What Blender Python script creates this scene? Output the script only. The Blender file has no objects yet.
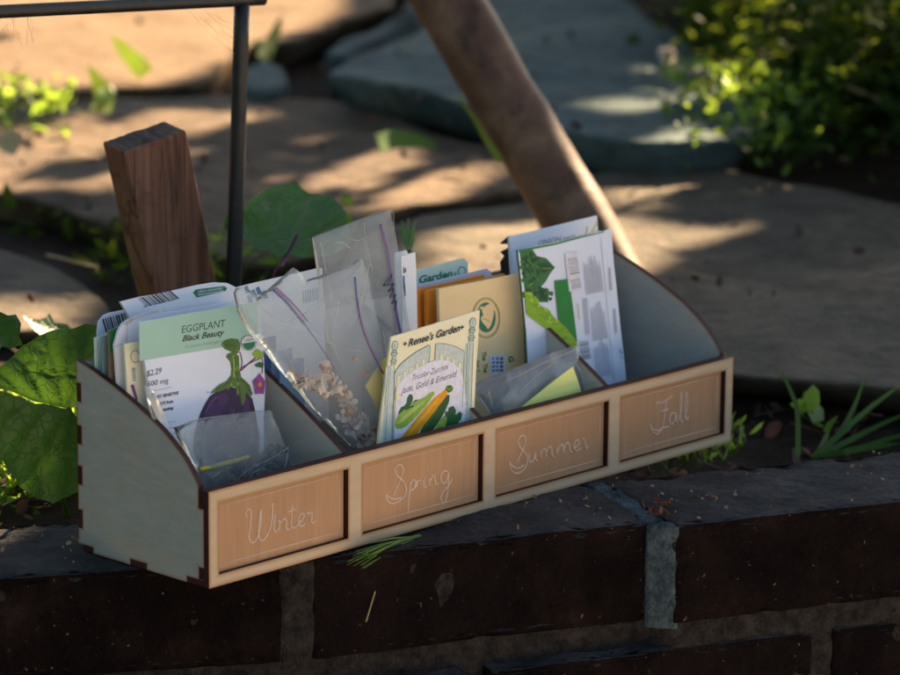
import bpy, bmesh, math, random
from mathutils import Vector, Matrix, noise
from mathutils.geometry import tessellate_polygon
random.seed(7)
R = math.radians
SC = bpy.context.scene
COL = SC.collection

# ------------------------------------------------------------------ camera solved from the photo
F = 3729.74
CP = Vector((-1.30234, -1.40404, 0.586727))
RX = Vector((0.6877523, -0.7258897, 0.0089951))
RD = Vector((-0.1595214, -0.1632051, -0.9736103))
RF = Vector((0.7082017, 0.6681678, -0.2280396))
def ray(px, py):
    return RX*((px-450)/F) + RD*((py-337.5)/F) + RF
def onz(px, py, z=0.0):
    d = ray(px, py); return CP + d*((z-CP.z)/d.z)
def ony(px, py, y=0.0):
    d = ray(px, py); return CP + d*((y-CP.y)/d.y)
def atD(px, py, D):
    return CP + ray(px, py)*D

# ------------------------------------------------------------------ materials
def srgb(r, g, b):
    f = lambda c: (c/255/12.92) if c/255 <= .04045 else ((c/255+.055)/1.055)**2.4
    return (f(r), f(g), f(b))
class NT:
    def __init__(s, name):
        s.m = bpy.data.materials.new(name); s.m.use_nodes = True
        s.t = s.m.node_tree; s.t.nodes.clear()
        s.out = s.t.nodes.new('ShaderNodeOutputMaterial')
    def n(s, typ, **kw):
        nd = s.t.nodes.new(typ)
        for k, v in kw.items(): setattr(nd, k, v)
        return nd
    def l(s, a, b): s.t.links.new(a, b)
    def coord(s, stretch=(1, 1, 1), rot=(0, 0, 0)):
        tc = s.n('ShaderNodeTexCoord'); mp = s.n('ShaderNodeMapping')
        mp.inputs['Scale'].default_value = stretch; mp.inputs['Rotation'].default_value = rot
        s.l(tc.outputs['Object'], mp.inputs['Vector']); return mp.outputs['Vector']
    def noise(s, vec, scale, detail=5, rough=.6, dist=0):
        n = s.n('ShaderNodeTexNoise'); n.inputs['Scale'].default_value = scale
        n.inputs['Detail'].default_value = detail; n.inputs['Roughness'].default_value = rough
        n.inputs['Distortion'].default_value = dist
        s.l(vec, n.inputs['Vector']); return n.outputs['Fac']
    def ramp(s, fac, stops):
        r = s.n('ShaderNodeValToRGB'); e = r.color_ramp.elements
        while len(e) < len(stops): e.new(.5)
        for i, (p, c) in enumerate(stops): e[i].position = p; e[i].color = (*c, 1)
        s.l(fac, r.inputs['Fac']); return r.outputs['Color']
    def mix(s, fac, a, b, mode='MIX'):
        m = s.n('ShaderNodeMix', data_type='RGBA', blend_type=mode)
        for sock, v in ((m.inputs[0], fac), (m.inputs[6], a), (m.inputs[7], b)):
            if hasattr(v, 'is_linked'): s.l(v, sock)
            elif isinstance(v, tuple): sock.default_value = (*v, 1)
            else: sock.default_value = v
        return m.outputs[2]
    def bump(s, h, strength=.3, dist=.001):
        b = s.n('ShaderNodeBump'); b.inputs['Strength'].default_value = strength
        b.inputs['Distance'].default_value = dist; s.l(h, b.inputs['Height']); return b.outputs['Normal']
    def attr(s, name):
        a = s.n('ShaderNodeAttribute', attribute_name=name); return a.outputs['Fac']
    def pbr(s, col, rough=.7, nrm=None, spec=.3, metal=0, link=True):
        p = s.n('ShaderNodeBsdfPrincipled')
        if isinstance(col, tuple): p.inputs['Base Color'].default_value = (*col, 1)
        else: s.l(col, p.inputs['Base Color'])
        if hasattr(rough, 'is_linked'): s.l(rough, p.inputs['Roughness'])
        else: p.inputs['Roughness'].default_value = rough
        p.inputs['Specular IOR Level'].default_value = spec; p.inputs['Metallic'].default_value = metal
        if nrm is not None: s.l(nrm, p.inputs['Normal'])
        if link: s.l(p.outputs[0], s.out.inputs['Surface'])
        return p

def m_simple(name, c, var=.12, scale=60, rough=.7, bump=.15, spec=.3, bd=.0005):
    t = NT(name); v = t.coord(); n = t.noise(v, scale)
    a = tuple(x*(1-var) for x in c); b = tuple(min(1, x*(1+var)) for x in c)
    col = t.ramp(n, [(.3, a), (.7, b)])
    t.pbr(col, rough, t.bump(n, bump, bd), spec); return t.m
def m_ink(name, c, rough=.45):
    t = NT(name); v = t.coord(); n = t.noise(v, 400, 2)
    t.pbr(t.ramp(n, [(.3, tuple(x*.9 for x in c)), (.7, tuple(min(1, x*1.1) for x in c))]), rough, None, .3); return t.m

def m_ply(name, c1, c2, stretch, burn=True):
    t = NT(name); v = t.coord(stretch); n = t.noise(v, 30, 8, .65, .4)
    v2 = t.coord(); n2 = t.noise(v2, 9, 3); n3 = t.noise(v2, 900, 2)
    col = t.ramp(n, [(.3, c1), (.7, c2)])
    col = t.mix(.25, col, t.ramp(n2, [(.35, tuple(x*.8 for x in c1)), (.65, c2)]))
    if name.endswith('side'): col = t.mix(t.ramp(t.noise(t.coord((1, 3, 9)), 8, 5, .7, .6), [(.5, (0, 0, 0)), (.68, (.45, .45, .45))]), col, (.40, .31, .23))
    if burn:
        at = t.attr('burn'); w = t.n('ShaderNodeMath', operation='POWER'); t.l(at, w.inputs[0]); w.inputs[1].default_value = 1.1
        w2 = t.n('ShaderNodeMath', operation='MULTIPLY'); t.l(w.outputs[0], w2.inputs[0])
        nn = t.n('ShaderNodeMapRange'); t.l(n2, nn.inputs[0]); nn.inputs[1].default_value = .3; nn.inputs[2].default_value = .65; nn.inputs[3].default_value = .5; nn.inputs[4].default_value = 1
        t.l(nn.outputs[0], w2.inputs[1])
        col = t.mix(w2.outputs[0], col, (.30, .12, .02))
    t.pbr(col, .62, t.bump(n, .12, .0004), .25); return t.m

M = {}
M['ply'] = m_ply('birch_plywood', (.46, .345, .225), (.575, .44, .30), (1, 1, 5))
M['ply_side_shaded'] = m_ply('birch_plywood_shaded_side', (.285, .315, .31), (.375, .40, .38), (1, 2, 6))  # same birch as the front; its cool shade is put into the colour
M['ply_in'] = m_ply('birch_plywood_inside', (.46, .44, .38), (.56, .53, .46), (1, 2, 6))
M['plate'] = m_ply('beech_name_plate', (.39, .215, .115), (.48, .28, .155), (9, 1, .5), False)
M['burnt'] = m_simple('laser_burnt_edge', (.040, .010, .011), .4, 500, .6, .3)
M['engrave'] = m_simple('engraved_line', (.64, .49, .38), .1, 500, .7, .1)
M['iron'] = None

def m_brick():
    t = NT('dark_weathered_brick'); v = t.coord(); n = t.noise(v, 22, 8, .7); n2 = t.noise(v, 160, 4, .7); n3 = t.noise(v, 6, 3)
    col = t.ramp(n, [(.3, (.0035, .0024, .0026)), (.5, (.0070, .0043, .0040)), (.62, (.014, .0078, .0066)), (.78, (.030, .020, .018))])
    # lime specks and paler upward faces
    sp = t.ramp(n2, [(.66, (0, 0, 0)), (.74, (1, 1, 1))]); 
    col = t.mix(t.ramp(t.noise(v, 300, 2), [(.70, (0, 0, 0)), (.76, (.8, .8, .8))]), col, (.22, .14, .10))
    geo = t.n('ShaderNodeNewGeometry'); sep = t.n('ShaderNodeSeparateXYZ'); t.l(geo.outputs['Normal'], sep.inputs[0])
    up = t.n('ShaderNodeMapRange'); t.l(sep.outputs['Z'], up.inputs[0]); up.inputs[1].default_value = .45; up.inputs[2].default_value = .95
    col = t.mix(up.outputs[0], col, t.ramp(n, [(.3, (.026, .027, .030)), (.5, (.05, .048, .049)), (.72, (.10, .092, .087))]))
    t.l
    col = t.mix(t.ramp(n3, [(.5, (0, 0, 0)), (.75, (.5, .5, .5))]), col, (.020, .011, .011))
    t.pbr(col, .9, t.bump(n2, 1., .005), .06); return t.m
M['brick'] = m_brick()
def m_mortar(nm='lime_mortar_shaded', a=(.022, .018, .016), b=(.058, .050, .045)):
    t = NT(nm); v = t.coord(); n = t.noise(v, 60, 8, .75); n2 = t.noise(v, 500, 3)
    col = t.ramp(n, [(.3, a), (.7, b)]); col = t.mix(t.ramp(t.noise(v, 130, 5, .8), [(.42, (0, 0, 0)), (.62, (.8, .8, .8))]), col, tuple(x*.4 for x in a))
    t.pbr(col, .95, t.bump(n2, 1., .003), .1); return t.m
M['mortar'] = m_mortar()  # dark copy; the box's shadow over the left joint is in its colour
M['mortar_pale'] = m_mortar('pale_bluish_mortar', (.055, .078, .092), (.13, .17, .19))  # same mortar where the box's shadow does not reach
def m_stone(name, a, b, c, sc=3):
    t = NT(name); v = t.coord(); n = t.noise(v, sc, 9, .68, .3); n2 = t.noise(v, 45, 6, .7); n3 = t.noise(v, sc*.6, 4)
    col = t.ramp(n, [(.3, a), (.5, b), (.7, c)])
    col = t.mix(t.ramp(n2, [(.42, (0, 0, 0)), (.7, (.75, .75, .75))]), col, tuple(x*.45 for x in b))
    n4 = t.noise(v, 14, 6, .75); col = t.mix(t.ramp(n4, [(.45, (0, 0, 0)), (.62, (.6, .6, .6))]), col, tuple(x*.5 for x in a))
    t.pbr(col, .85, t.bump(n2, 1., .008), .2); return t.m
M['sandstone'] = m_stone('sandstone_flag', (.15, .09, .046), (.215, .132, .07), (.28, .175, .095))
M['brownstone'] = m_stone('brown_flag', (.09, .06, .040), (.155, .10, .064), (.29, .19, .11))
M['greystone'] = m_stone('grey_brown_flag', (.09, .072, .055), (.15, .118, .085), (.29, .205, .13), 2)
M['bluestone'] = m_stone('bluestone_flag', (.06, .10, .105), (.11, .165, .165), (.24, .24, .18), 4)
M['patio'] = m_stone('bounce_patio_stone', (.52, .46, .37), (.62, .55, .45), (.70, .63, .52))  # unseen reflector paving, kept pale to bounce sun onto the box front
def m_soil():
    t = NT('dark_garden_soil'); v = t.coord(); n = t.noise(v, 40, 8, .7); n2 = t.noise(v, 200, 4)
    col = t.ramp(n, [(.3, (.018, .012, .009)), (.6, (.045, .028, .02)), (.8, (.11, .07, .05))])
    t.pbr(col, .95, t.bump(n2, 1, .006), .1); return t.m
M['soil'] = m_soil()
def m_leaf(name, c, tr, mixf=.5, vein=None, rough=.45, sc=60):
    t = NT(name); v = t.coord(); n = t.noise(v, sc, 4)
    col = t.ramp(n, [(.3, tuple(x*.72 for x in c)), (.7, tuple(min(1, x*1.25) for x in c))])
    tcol = t.ramp(n, [(.3, tuple(x*.8 for x in tr)), (.7, tr)])
    if vein:
        vo = t.n('ShaderNodeTexVoronoi', feature='DISTANCE_TO_EDGE'); vo.inputs['Scale'].default_value = 150; dn = t.n('ShaderNodeTexNoise'); dn.inputs['Scale'].default_value = 90; t.l(v, dn.inputs['Vector']); dv = t.n('ShaderNodeVectorMath', operation='SCALE'); t.l(dn.outputs['Color'], dv.inputs[0]); dv.inputs['Scale'].default_value = .006; da = t.n('ShaderNodeVectorMath', operation='ADD'); t.l(v, da.inputs[0]); t.l(dv.outputs[0], da.inputs[1]); t.l(da.outputs[0], vo.inputs['Vector'])
        ed = t.n('ShaderNodeMapRange'); t.l(vo.outputs['Distance'], ed.inputs[0]); ed.inputs[2].default_value = .10
        col = t.mix(ed.outputs[0], tuple(x*.88 for x in c), col); tcol = t.mix(ed.outputs[0], tuple(x*.78 for x in tr), tcol)
        a = t.attr('vein'); col = t.mix(a, col, vein); tcol = t.mix(a, tcol, tuple(x*.35 for x in tr))
    nrm = t.bump(ed.outputs[0], .35, .0012) if vein else t.bump(n, .35, .0015)
    p = t.pbr(col, rough, nrm, .35 if rough < .7 else .1, link=False)
    tl = t.n('ShaderNodeBsdfTranslucent'); t.l(tcol, tl.inputs['Color']); t.l(nrm, tl.inputs['Normal'])
    ms = t.n('ShaderNodeMixShader'); ms.inputs[0].default_value = mixf
    t.l(p.outputs[0], ms.inputs[1]); t.l(tl.outputs[0], ms.inputs[2]); t.l(ms.outputs[0], t.out.inputs['Surface']); return t.m
M['bigleaf'] = m_leaf('broad_leaf', (.045, .12, .022), (.075, .165, .014), .42, (.08, .14, .04))
M['backleaf'] = m_leaf('back_broad_leaf', (.075, .17, .07), (.12, .26, .06), .35, (.24, .27, .17))
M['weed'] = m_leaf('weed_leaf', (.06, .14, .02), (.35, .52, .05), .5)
M['grass'] = m_leaf('grass_blade', (.05, .13, .02), (.25, .45, .04), .45, sc=20)
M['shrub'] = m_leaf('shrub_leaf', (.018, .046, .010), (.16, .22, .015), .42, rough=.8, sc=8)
M['crown'] = m_leaf('tree_leaf', (.04, .09, .02), (.10, .18, .03), .2, sc=5)
M['needle'] = m_simple('pine_needle', (.10, .19, .03), .3, 200, .5)
M['dry'] = m_simple('dry_stem', (.35, .27, .13), .2, 200, .7)
def m_bark(name, a, b, c, st, sc=12, rough=.6, bs=.6, cracks=False):
    t = NT(name); v = t.coord(st); n = t.noise(v, sc, 8, .65, .5); v2 = t.coord(); n2 = t.noise(v2, 28, 5, .7)
    col = t.ramp(n, [(.3, a), (.5, b), (.72, c)])
    col = t.mix(t.ramp(n2, [(.56, (0, 0, 0)), (.68, (.55, .55, .55))]), col, tuple(x*.3 for x in a))
    if cracks:
        v3 = t.coord((1, 1, .05)); c3 = t.noise(v3, 60, 3, .5, .6)
        col = t.mix(t.ramp(c3, [(.47, (0, 0, 0)), (.5, (.6, .6, .6)), (.53, (0, 0, 0))]), col, tuple(x*.18 for x in a))
    t.pbr(col, rough, t.bump(n, bs, .002), .35); return t.m
M['log'] = m_bark('peeled_brown_pole', (.06, .024, .013), (.14, .065, .034), (.25, .135, .075), (1, 1, 1), 18, .5, .9)
M['stake'] = m_bark('weathered_redwood', (.085, .032, .018), (.21, .085, .045), (.32, .15, .085), (1, 1, .07), 75, .7, .8, True)
M['endgrain'] = m_bark('weathered_end_grain', (.06, .045, .038), (.10, .08, .066), (.17, .14, .12), (1, .25, 1), 190, .9, 1.)
def m_iron():
    t = NT('black_painted_iron'); v = t.coord(); n = t.noise(v, 180, 6, .7)
    col = t.ramp(n, [(.4, (.006, .006, .008)), (.62, (.014, .013, .014)), (.75, (.07, .04, .025))])
    t.pbr(col, t.ramp(n, [(.3, (.3,)*3), (.7, (.6,)*3)]), t.bump(n, .5, .0008), .5); return t.m
M['iron'] = m_iron()
def m_film(name, milk=(.70, .77, .80), opaque=.16, gloss=.13, rough=.12, cr=40, bs=.12):
    t = NT(name); v = t.coord(); n = t.noise(v, cr, 5, .6, .8); nrm = t.bump(n, bs, .003)
    tr = t.n('ShaderNodeBsdfTransparent'); tr.inputs[0].default_value = (.93, .95, .95, 1)
    d = t.n('ShaderNodeBsdfDiffuse'); d.inputs[0].default_value = (*milk, 1); t.l(nrm, d.inputs['Normal'])
    tl = t.n('ShaderNodeBsdfTranslucent'); tl.inputs[0].default_value = (*milk, 1)
    dm = t.n('ShaderNodeMixShader'); dm.inputs[0].default_value = .5; t.l(d.outputs[0], dm.inputs[1]); t.l(tl.outputs[0], dm.inputs[2])
    g = t.n('ShaderNodeBsdfGlossy'); g.inputs['Roughness'].default_value = rough; t.l(nrm, g.inputs['Normal'])
    m1 = t.n('ShaderNodeMixShader')
    mr = t.n('ShaderNodeMapRange'); t.l(n, mr.inputs[0]); mr.inputs[1].default_value = .3; mr.inputs[2].default_value = .7
    mr.inputs[3].default_value = opaque*.75; mr.inputs[4].default_value = opaque*1.3; t.l(mr.outputs[0], m1.inputs[0])
    t.l(tr.outputs[0], m1.inputs[1]); t.l(dm.outputs[0], m1.inputs[2])
    fr = t.n('ShaderNodeLayerWeight'); fr.inputs['Blend'].default_value = gloss; t.l(nrm, fr.inputs['Normal'])
    m2 = t.n('ShaderNodeMixShader'); t.l(fr.outputs['Facing'] if False else fr.outputs['Fresnel'], m2.inputs[0]); t.l(m1.outputs[0], m2.inputs[1]); t.l(g.outputs[0], m2.inputs[2])
    t.l(m2.outputs[0], t.out.inputs['Surface']); return t.m
M['film'] = m_film('milky_zip_bag_film', (.93, .96, 1.0), opaque=.20)
M['film_dim'] = m_film('thin_zip_bag_film', opaque=.28)
M['film_clear'] = m_film('glossy_cellophane', (.86, .88, .92), .38, .3, .15, 30, .3)
M['film_highlight'] = m_film('film_fold_highlight', (1., .98, .96), opaque=.55)  # whitish film for highlights painted along the folds
M['zip'] = m_simple('violet_zip_strip', (.16, .15, .36), .1, 200, .4)
M['zip2'] = m_simple('magenta_zip_strip', (.28, .13, .30), .1, 200, .4)
M['zipy'] = m_simple('yellow_zip_strip', (.55, .45, .05), .1, 200, .4)
M['seed'] = m_simple('brown_seed', (.42, .20, .10), .3, 300, .7)
M['fluff'] = m_leaf('pale_seed_husk', (.98, .80, .72), (.95, .78, .7), .4, sc=200)
M['rust'] = m_simple('rusty_petal', (.14, .05, .028), .4, 200, .8)
M['chaff'] = m_simple('dark_seed_chaff', (.08, .05, .035), .6, 900, .8, .5)
def ink(name, *c):
    if name not in M: M[name] = m_ink(name, srgb(*c) if max(c) > 1 else c)
    return M[name]
def paper(name, c, rough=.55):
    M[name] = m_simple(name, c, .035, 30, rough, .12, .35, .002); return M[name]
paper('p_lilac', (.70, .76, .90)); paper('p_white', (.84, .85, .90)); paper('p_teal', (.33, .55, .47)); paper('p_palegreen', (.60, .78, .70))
paper('p_kraft', (.90, .68, .37), .75); paper('p_orange', (.90, .32, .035), .7); paper('p_cream', (.88, .82, .58)); paper('p_yellow', (.85, .72, .20))
paper('p_blue', (.12, .24, .42)); paper('p_blue2', (.20, .34, .52)); paper('p_brown', (.26, .17, .11)); paper('p_lime', (.92, .90, .26)); paper('p_dark', (.02, .025, .025))
paper('p_slate', (.22, .33, .36)); paper('p_green', (.03, .22, .06))
ink('ink_black', .03, .03, .035); ink('ink_grey', .26, .26, .32); ink('ink_faint', .42, .44, .52); ink('ink_green', .02, .20, .10); ink('ink_purple', .09, .04, .16)
ink('egg_dark', .025, .010, .06); ink('egg_mid', .055, .02, .11); ink('calyx', .09, .17, .04); ink('calyx_dark', .035, .085, .03); ink('flower', .28, .07, .30); ink('stemred', .13, .04, .07)
ink('fence', .55, .63, .61); ink('fenceline', .10, .22, .18); ink('artlilac', .76, .76, .88); ink('artcream', .86, .80, .52)
ink('zuc_light', .27, .45, .06); ink('zuc_hi', .42, .58, .14); ink('zuc_gold', .78, .33, .01); ink('zuc_gold2', .85, .46, .03); ink('zuc_dark', .015, .10, .02); ink('zuc_dark2', .04, .17, .03); ink('leaf_ink', .015, .12, .04)
ink('lettuce_dark', .012, .075, .03); ink('lettuce_mid', .03, .15, .05); ink('lettuce_light', .22, .42, .02); ink('lettuce_light2', .32, .52, .04); ink('bar_green', .01, .20, .04); ink('stick', .68, .68, .76); ink('orangeink', .7, .25, .03); ink('inkblue', .04, .16, .36); ink('yellowink', .62, .5, .05)

# ------------------------------------------------------------------ object helpers
LOC = {}
def tag(o, label=None, cat=None, group=None, kind=None):
    if label: o['label'] = label
    if cat: o['category'] = cat
    if group: o['group'] = group
    if kind: o['kind'] = kind
    return o
def empty(name, loc, label, cat, group=None):
    o = bpy.data.objects.new(name, None); o.empty_display_size = .02; COL.objects.link(o)
    o.location = loc; LOC[o.name] = Vector(loc); return tag(o, label, cat, group)
def link(name, me, parent=None, base=None):
    """mesh data is in world coordinates; origin is moved to the base"""
    o = bpy.data.objects.new(name, me); COL.objects.link(o)
    if parent is not None:
        o.parent = parent; pl = LOC.get(parent.name, Vector((0, 0, 0)))
        me.transform(Matrix.Translation(-pl)); LOC[o.name] = pl.copy()
    elif base is not None:
        base = Vector(base); me.transform(Matrix.Translation(-base)); o.location = base; LOC[o.name] = base
    else: LOC[o.name] = Vector((0, 0, 0))
    return o
class MB:
    def __init__(s): s.v = []; s.f = []; s.mi = []; s.mats = []; s.at = {}
    def m(s, mat):
        if mat not in s.mats: s.mats.append(mat)
        return s.mats.index(mat)
    def add(s, vs, fs, mat):
        b = len(s.v); s.v += [tuple(v) for v in vs]; k = s.m(mat)
        for f in fs: s.f.append(tuple(i+b for i in f)); s.mi.append(k)
        return b
    def tube(s, pts, rad, mat, n=8, cap=True):
        pts = [Vector(p) for p in pts]; N = len(pts)
        rs = rad if isinstance(rad, (list, tuple)) else [rad]*N
        d0 = (pts[1]-pts[0]).normalized(); u = d0.orthogonal().normalized(); vs = []
        for i, p in enumerate(pts):
            d = (pts[min(i+1, N-1)]-pts[max(i-1, 0)]).normalized()
            u = (u-d*u.dot(d)).normalized(); w = d.cross(u)
            for k in range(n):
                a = 2*math.pi*k/n; vs.append(p+(u*math.cos(a)+w*math.sin(a))*rs[i])
        fs = [(i*n+k, i*n+(k+1) % n, (i+1)*n+(k+1) % n, (i+1)*n+k) for i in range(N-1) for k in range(n)]
        if cap: fs += [tuple(range(n))[::-1], tuple((N-1)*n+k for k in range(n))]
        s.add(vs, fs, mat)
    def build(s, name, parent=None, base=None, smooth=True):
        me = bpy.data.meshes.new(name); me.from_pydata(s.v, [], s.f)
        for m in s.mats: me.materials.append(m)
        me.polygons.foreach_set('material_index', s.mi)
        if smooth: me.polygons.foreach_set('use_smooth', [True]*len(s.f))
        for k, vals in s.at.items():
            a = me.attributes.new(k, 'FLOAT', 'POINT'); a.data.foreach_set('value', vals)
        me.update(); return link(name, me, parent, base)
def from_bm(bm, name, mats, parent=None, base=None, smooth=False):
    me = bpy.data.meshes.new(name); bm.to_mesh(me); bm.free()
    for m in mats: me.materials.append(m)
    if smooth: me.polygons.foreach_set('use_smooth', [True]*len(me.polygons))
    return link(name, me, parent, base)
def catmull(pts, k=5):
    pts = [Vector(p) for p in pts]; out = []
    for i in range(len(pts)-1):
        p0 = pts[max(i-1, 0)]; p1 = pts[i]; p2 = pts[i+1]; p3 = pts[min(i+2, len(pts)-1)]
        for j in range(k):
            t = j/k
            out.append(.5*((2*p1)+(p2-p0)*t+(2*p0-5*p1+4*p2-p3)*t*t+(3*p1-p0-3*p2+p3)*t**3))
    out.append(pts[-1]); return out
def split_long(bm, L, it=8):
    for _ in range(it):
        es = [e for e in bm.edges if e.calc_length() > L]
        if not es: break
        bmesh.ops.subdivide_edges(bm, edges=es, cuts=1, use_grid_fill=False)
        bmesh.ops.triangulate(bm, faces=[f for f in bm.faces if len(f.verts) > 3])
def tess2d(poly, L):
    """2-D polygon -> (verts2d, faces), edges no longer than L"""
    bm = bmesh.new(); vs = [bm.verts.new((p[0], p[1], 0)) for p in poly]
    tris = tessellate_polygon([[Vector((p[0], p[1], 0)) for p in poly]])
    for t in tris:
        try:
            f = bm.faces.new([vs[i] for i in t])
        except ValueError: pass
    bmesh.ops.recalc_face_normals(bm, faces=bm.faces[:])
    if L: split_long(bm, L)
    bm.normal_update()
    flip = sum(f.normal.z for f in bm.faces) < 0
    bm.verts.index_update()
    V = [(v.co.x, v.co.y) for v in bm.verts]
    Fc = [tuple(v.index for v in (reversed(f.verts) if flip else f.verts)) for f in bm.faces]
    bd = [v.is_boundary for v in bm.verts]
    be = [tuple(v.index for v in e.verts) for e in bm.edges if e.is_boundary]
    bm.free(); return V, Fc, bd, be

class Plane:
    def __init__(s, x0, y0, yaw=0, lean=0, z0=.004, bend=0., seed=0, wob=.0004):
        yw, ln = R(yaw), R(lean)
        s.U = Vector((math.cos(yw), math.sin(yw), 0)); back = Vector((-math.sin(yw), math.cos(yw), 0))
        s.V = back*math.sin(ln)+Vector((0, 0, math.cos(ln))); s.N = s.U.cross(s.V)   # N faces the viewer
        s.O = Vector((x0, y0, z0)); s.bend = bend; s.seed = seed; s.wob = wob
    def uv(s, px, py):
        d = ray(px, py); t = (s.O-CP).dot(s.N)/d.dot(s.N); p = CP+d*t-s.O
        return (p.dot(s.U), p.dot(s.V))
    def P(s, u, v, off=0.):
        w = s.wob*noise.noise(Vector((u*25+s.seed*7.3, v*25, s.seed)))*2
        w += s.bend*math.sin((u*9+v*5)+s.seed)
        return s.O+s.U*u+s.V*v+s.N*(w+off)
    def pp(s, px, py, off=0.): return s.P(*s.uv(px, py), off)
    def frame(s, o, U, V):   # arbitrary plane
        s.O, s.U, s.V = Vector(o), Vector(U).normalized(), Vector(V).normalized(); s.N = s.U.cross(s.V).normalized(); return s

_glyph = {}
def text_mesh(body, bold=0.):
    k = (body, bold)
    if k in _glyph: return _glyph[k]
    cu = bpy.data.curves.new('t', 'FONT'); cu.body = body; cu.size = 1; cu.resolution_u = 3; cu.offset = bold; cu.fill_mode = 'FRONT'
    ob = bpy.data.objects.new('t', cu); COL.objects.link(ob)
    dg = bpy.context.evaluated_depsgraph_get(); me = ob.evaluated_get(dg).to_mesh()
    V = [(v.co.x, v.co.y) for v in me.vertices]; Fc = [tuple(p.vertices) for p in me.polygons]
    ob.evaluated_get(dg).to_mesh_clear(); bpy.data.objects.remove(ob); bpy.data.curves.remove(cu)
    _glyph[k] = (V, Fc); return _glyph[k]

class Sheet(MB):
    """a printed flat thing: body polygon + prints, all given in photo pixels on a real plane"""
    def __init__(s, plane, outline, mat, th=.0009, L=.008, edge=None, jit=0):
        super().__init__(); s.p = plane; s.lay = 0
        uv = [plane.uv(*q) for q in outline]
        V, Fc, bd, be = tess2d(uv, L)
        n = len(V)
        vs = [plane.P(u, v, 0) for u, v in V]+[plane.P(u, v, -th) for u, v in V]
        fs = list(Fc)+[tuple(i+n for i in reversed(f)) for f in Fc]
        s.add(vs, fs, mat)
        side = [(a, b, b+n, a+n) for a, b in be]
        b = s.m(edge or mat)
        for f in side: s.f.append(f); s.mi.append(b)
    hold = False
    def off(s):
        if not s.hold: s.lay += 1
        return .00016+s.lay*.000007
    def poly(s, pts, mat, L=.008):
        o = s.off(); V, Fc, _, _ = tess2d([s.p.uv(*q) for q in pts], L)
        s.add([s.p.P(u, v, o) for u, v in V], Fc, mat)
    def ell(s, cx, cy, rx, ry, mat, rot=0, n=24):
        a = R(rot); s.poly([(cx+rx*math.cos(t)*math.cos(a)-ry*math.sin(t)*math.sin(a), cy+rx*math.cos(t)*math.sin(a)+ry*math.sin(t)*math.cos(a)) for t in [2*math.pi*i/n for i in range(n)]], mat)
    def ring(s, cx, cy, rx, ry, w, mat, n=36):
        pts = [(cx+rx*math.cos(2*math.pi*i/n), cy+ry*math.sin(2*math.pi*i/n)) for i in range(n+1)]; s.line(pts, w, mat, smooth=False)
    def line(s, pts, w, mat, smooth=True):
        if smooth and len(pts) > 2: pts = [(p.x, p.y) for p in catmull([(a, b, 0) for a, b in pts], 4)]
        o = s.off(); vs = []
        for i, p in enumerate(pts):
            a = pts[max(i-1, 0)]; b = pts[min(i+1, len(pts)-1)]; dx, dy = b[0]-a[0], b[1]-a[1]; d = math.hypot(dx, dy) or 1
            nx, ny = -dy/d*w/2, dx/d*w/2
            vs += [s.p.pp(p[0]+nx, p[1]+ny, o), s.p.pp(p[0]-nx, p[1]-ny, o)]
        s.add(vs, [(2*i, 2*i+1, 2*i+3, 2*i+2) for i in range(len(pts)-1)], mat)
    def text(s, body, a, b, h, mat, bold=0., shear=0., up=None, serif=False):
        """baseline from pixel a to pixel b, capital height h pixels"""
        V, Fc = text_mesh(body, bold); x0 = min(v[0] for v in V); x1 = max(v[0] for v in V); k = 1/(x1-x0); o = s.off()
        dx, dy = b[0]-a[0], b[1]-a[1]
        if up is None:
            ux, uy = .08, -1.
        else: ux, uy = up
        vs = []
        for x, y in V:
            t = (x-x0)*k; q = y/.72*h
            px = a[0]+dx*t+ux*q+shear*q*(dx/(math.hypot(dx, dy) or 1)); py = a[1]+dy*t+uy*q+shear*q*(dy/(math.hypot(dx, dy) or 1))
            vs.append(s.p.pp(px, py, o))
        s.add(vs, Fc, mat)
    def barcode(s, a, b, up, mat, seed=1, dens=1.):
        """bars spread from a to b, each bar drawn along vector up"""
        s.off(); s.hold = True; rr = random.Random(seed); t = 0; L = math.hypot(b[0]-a[0], b[1]-a[1])
        while t < 1:
            w = rr.choice((.5, .5, .9, 1.4))*dens/L
            if t+w > 1: break
            q = lambda tt: (a[0]+(b[0]-a[0])*tt, a[1]+(b[1]-a[1])*tt)
            p, r = q(t), q(t+w); s.poly([p, r, (r[0]+up[0], r[1]+up[1]), (p[0]+up[0], p[1]+up[1])], mat, None)
            t += w+rr.choice((.5, .7, 1.1))*dens/L
        s.hold = False
    def words(s, x0, y0, x1, n, dy, slope, mat, h=1.0, seed=0, dirv=None):
        """rows of unreadably small print"""
        s.off(); s.hold = True; rr = random.Random(seed)
        for k in range(n):
            t = 0.
            while t < 1:
                w = rr.uniform(.08, .26); e = min(1, t+w)
                xa, xb = x0+(x1-x0)*t, x0+(x1-x0)*e
                ya, yb = y0+k*dy+(xa-x0)*slope, y0+k*dy+(xb-x0)*slope
                s.poly([(xa, ya), (xb, yb), (xb, yb-h), (xa, ya-h)], mat, None); t = e+.04
                if rr.random() < .06: break
        s.hold = False

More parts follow.
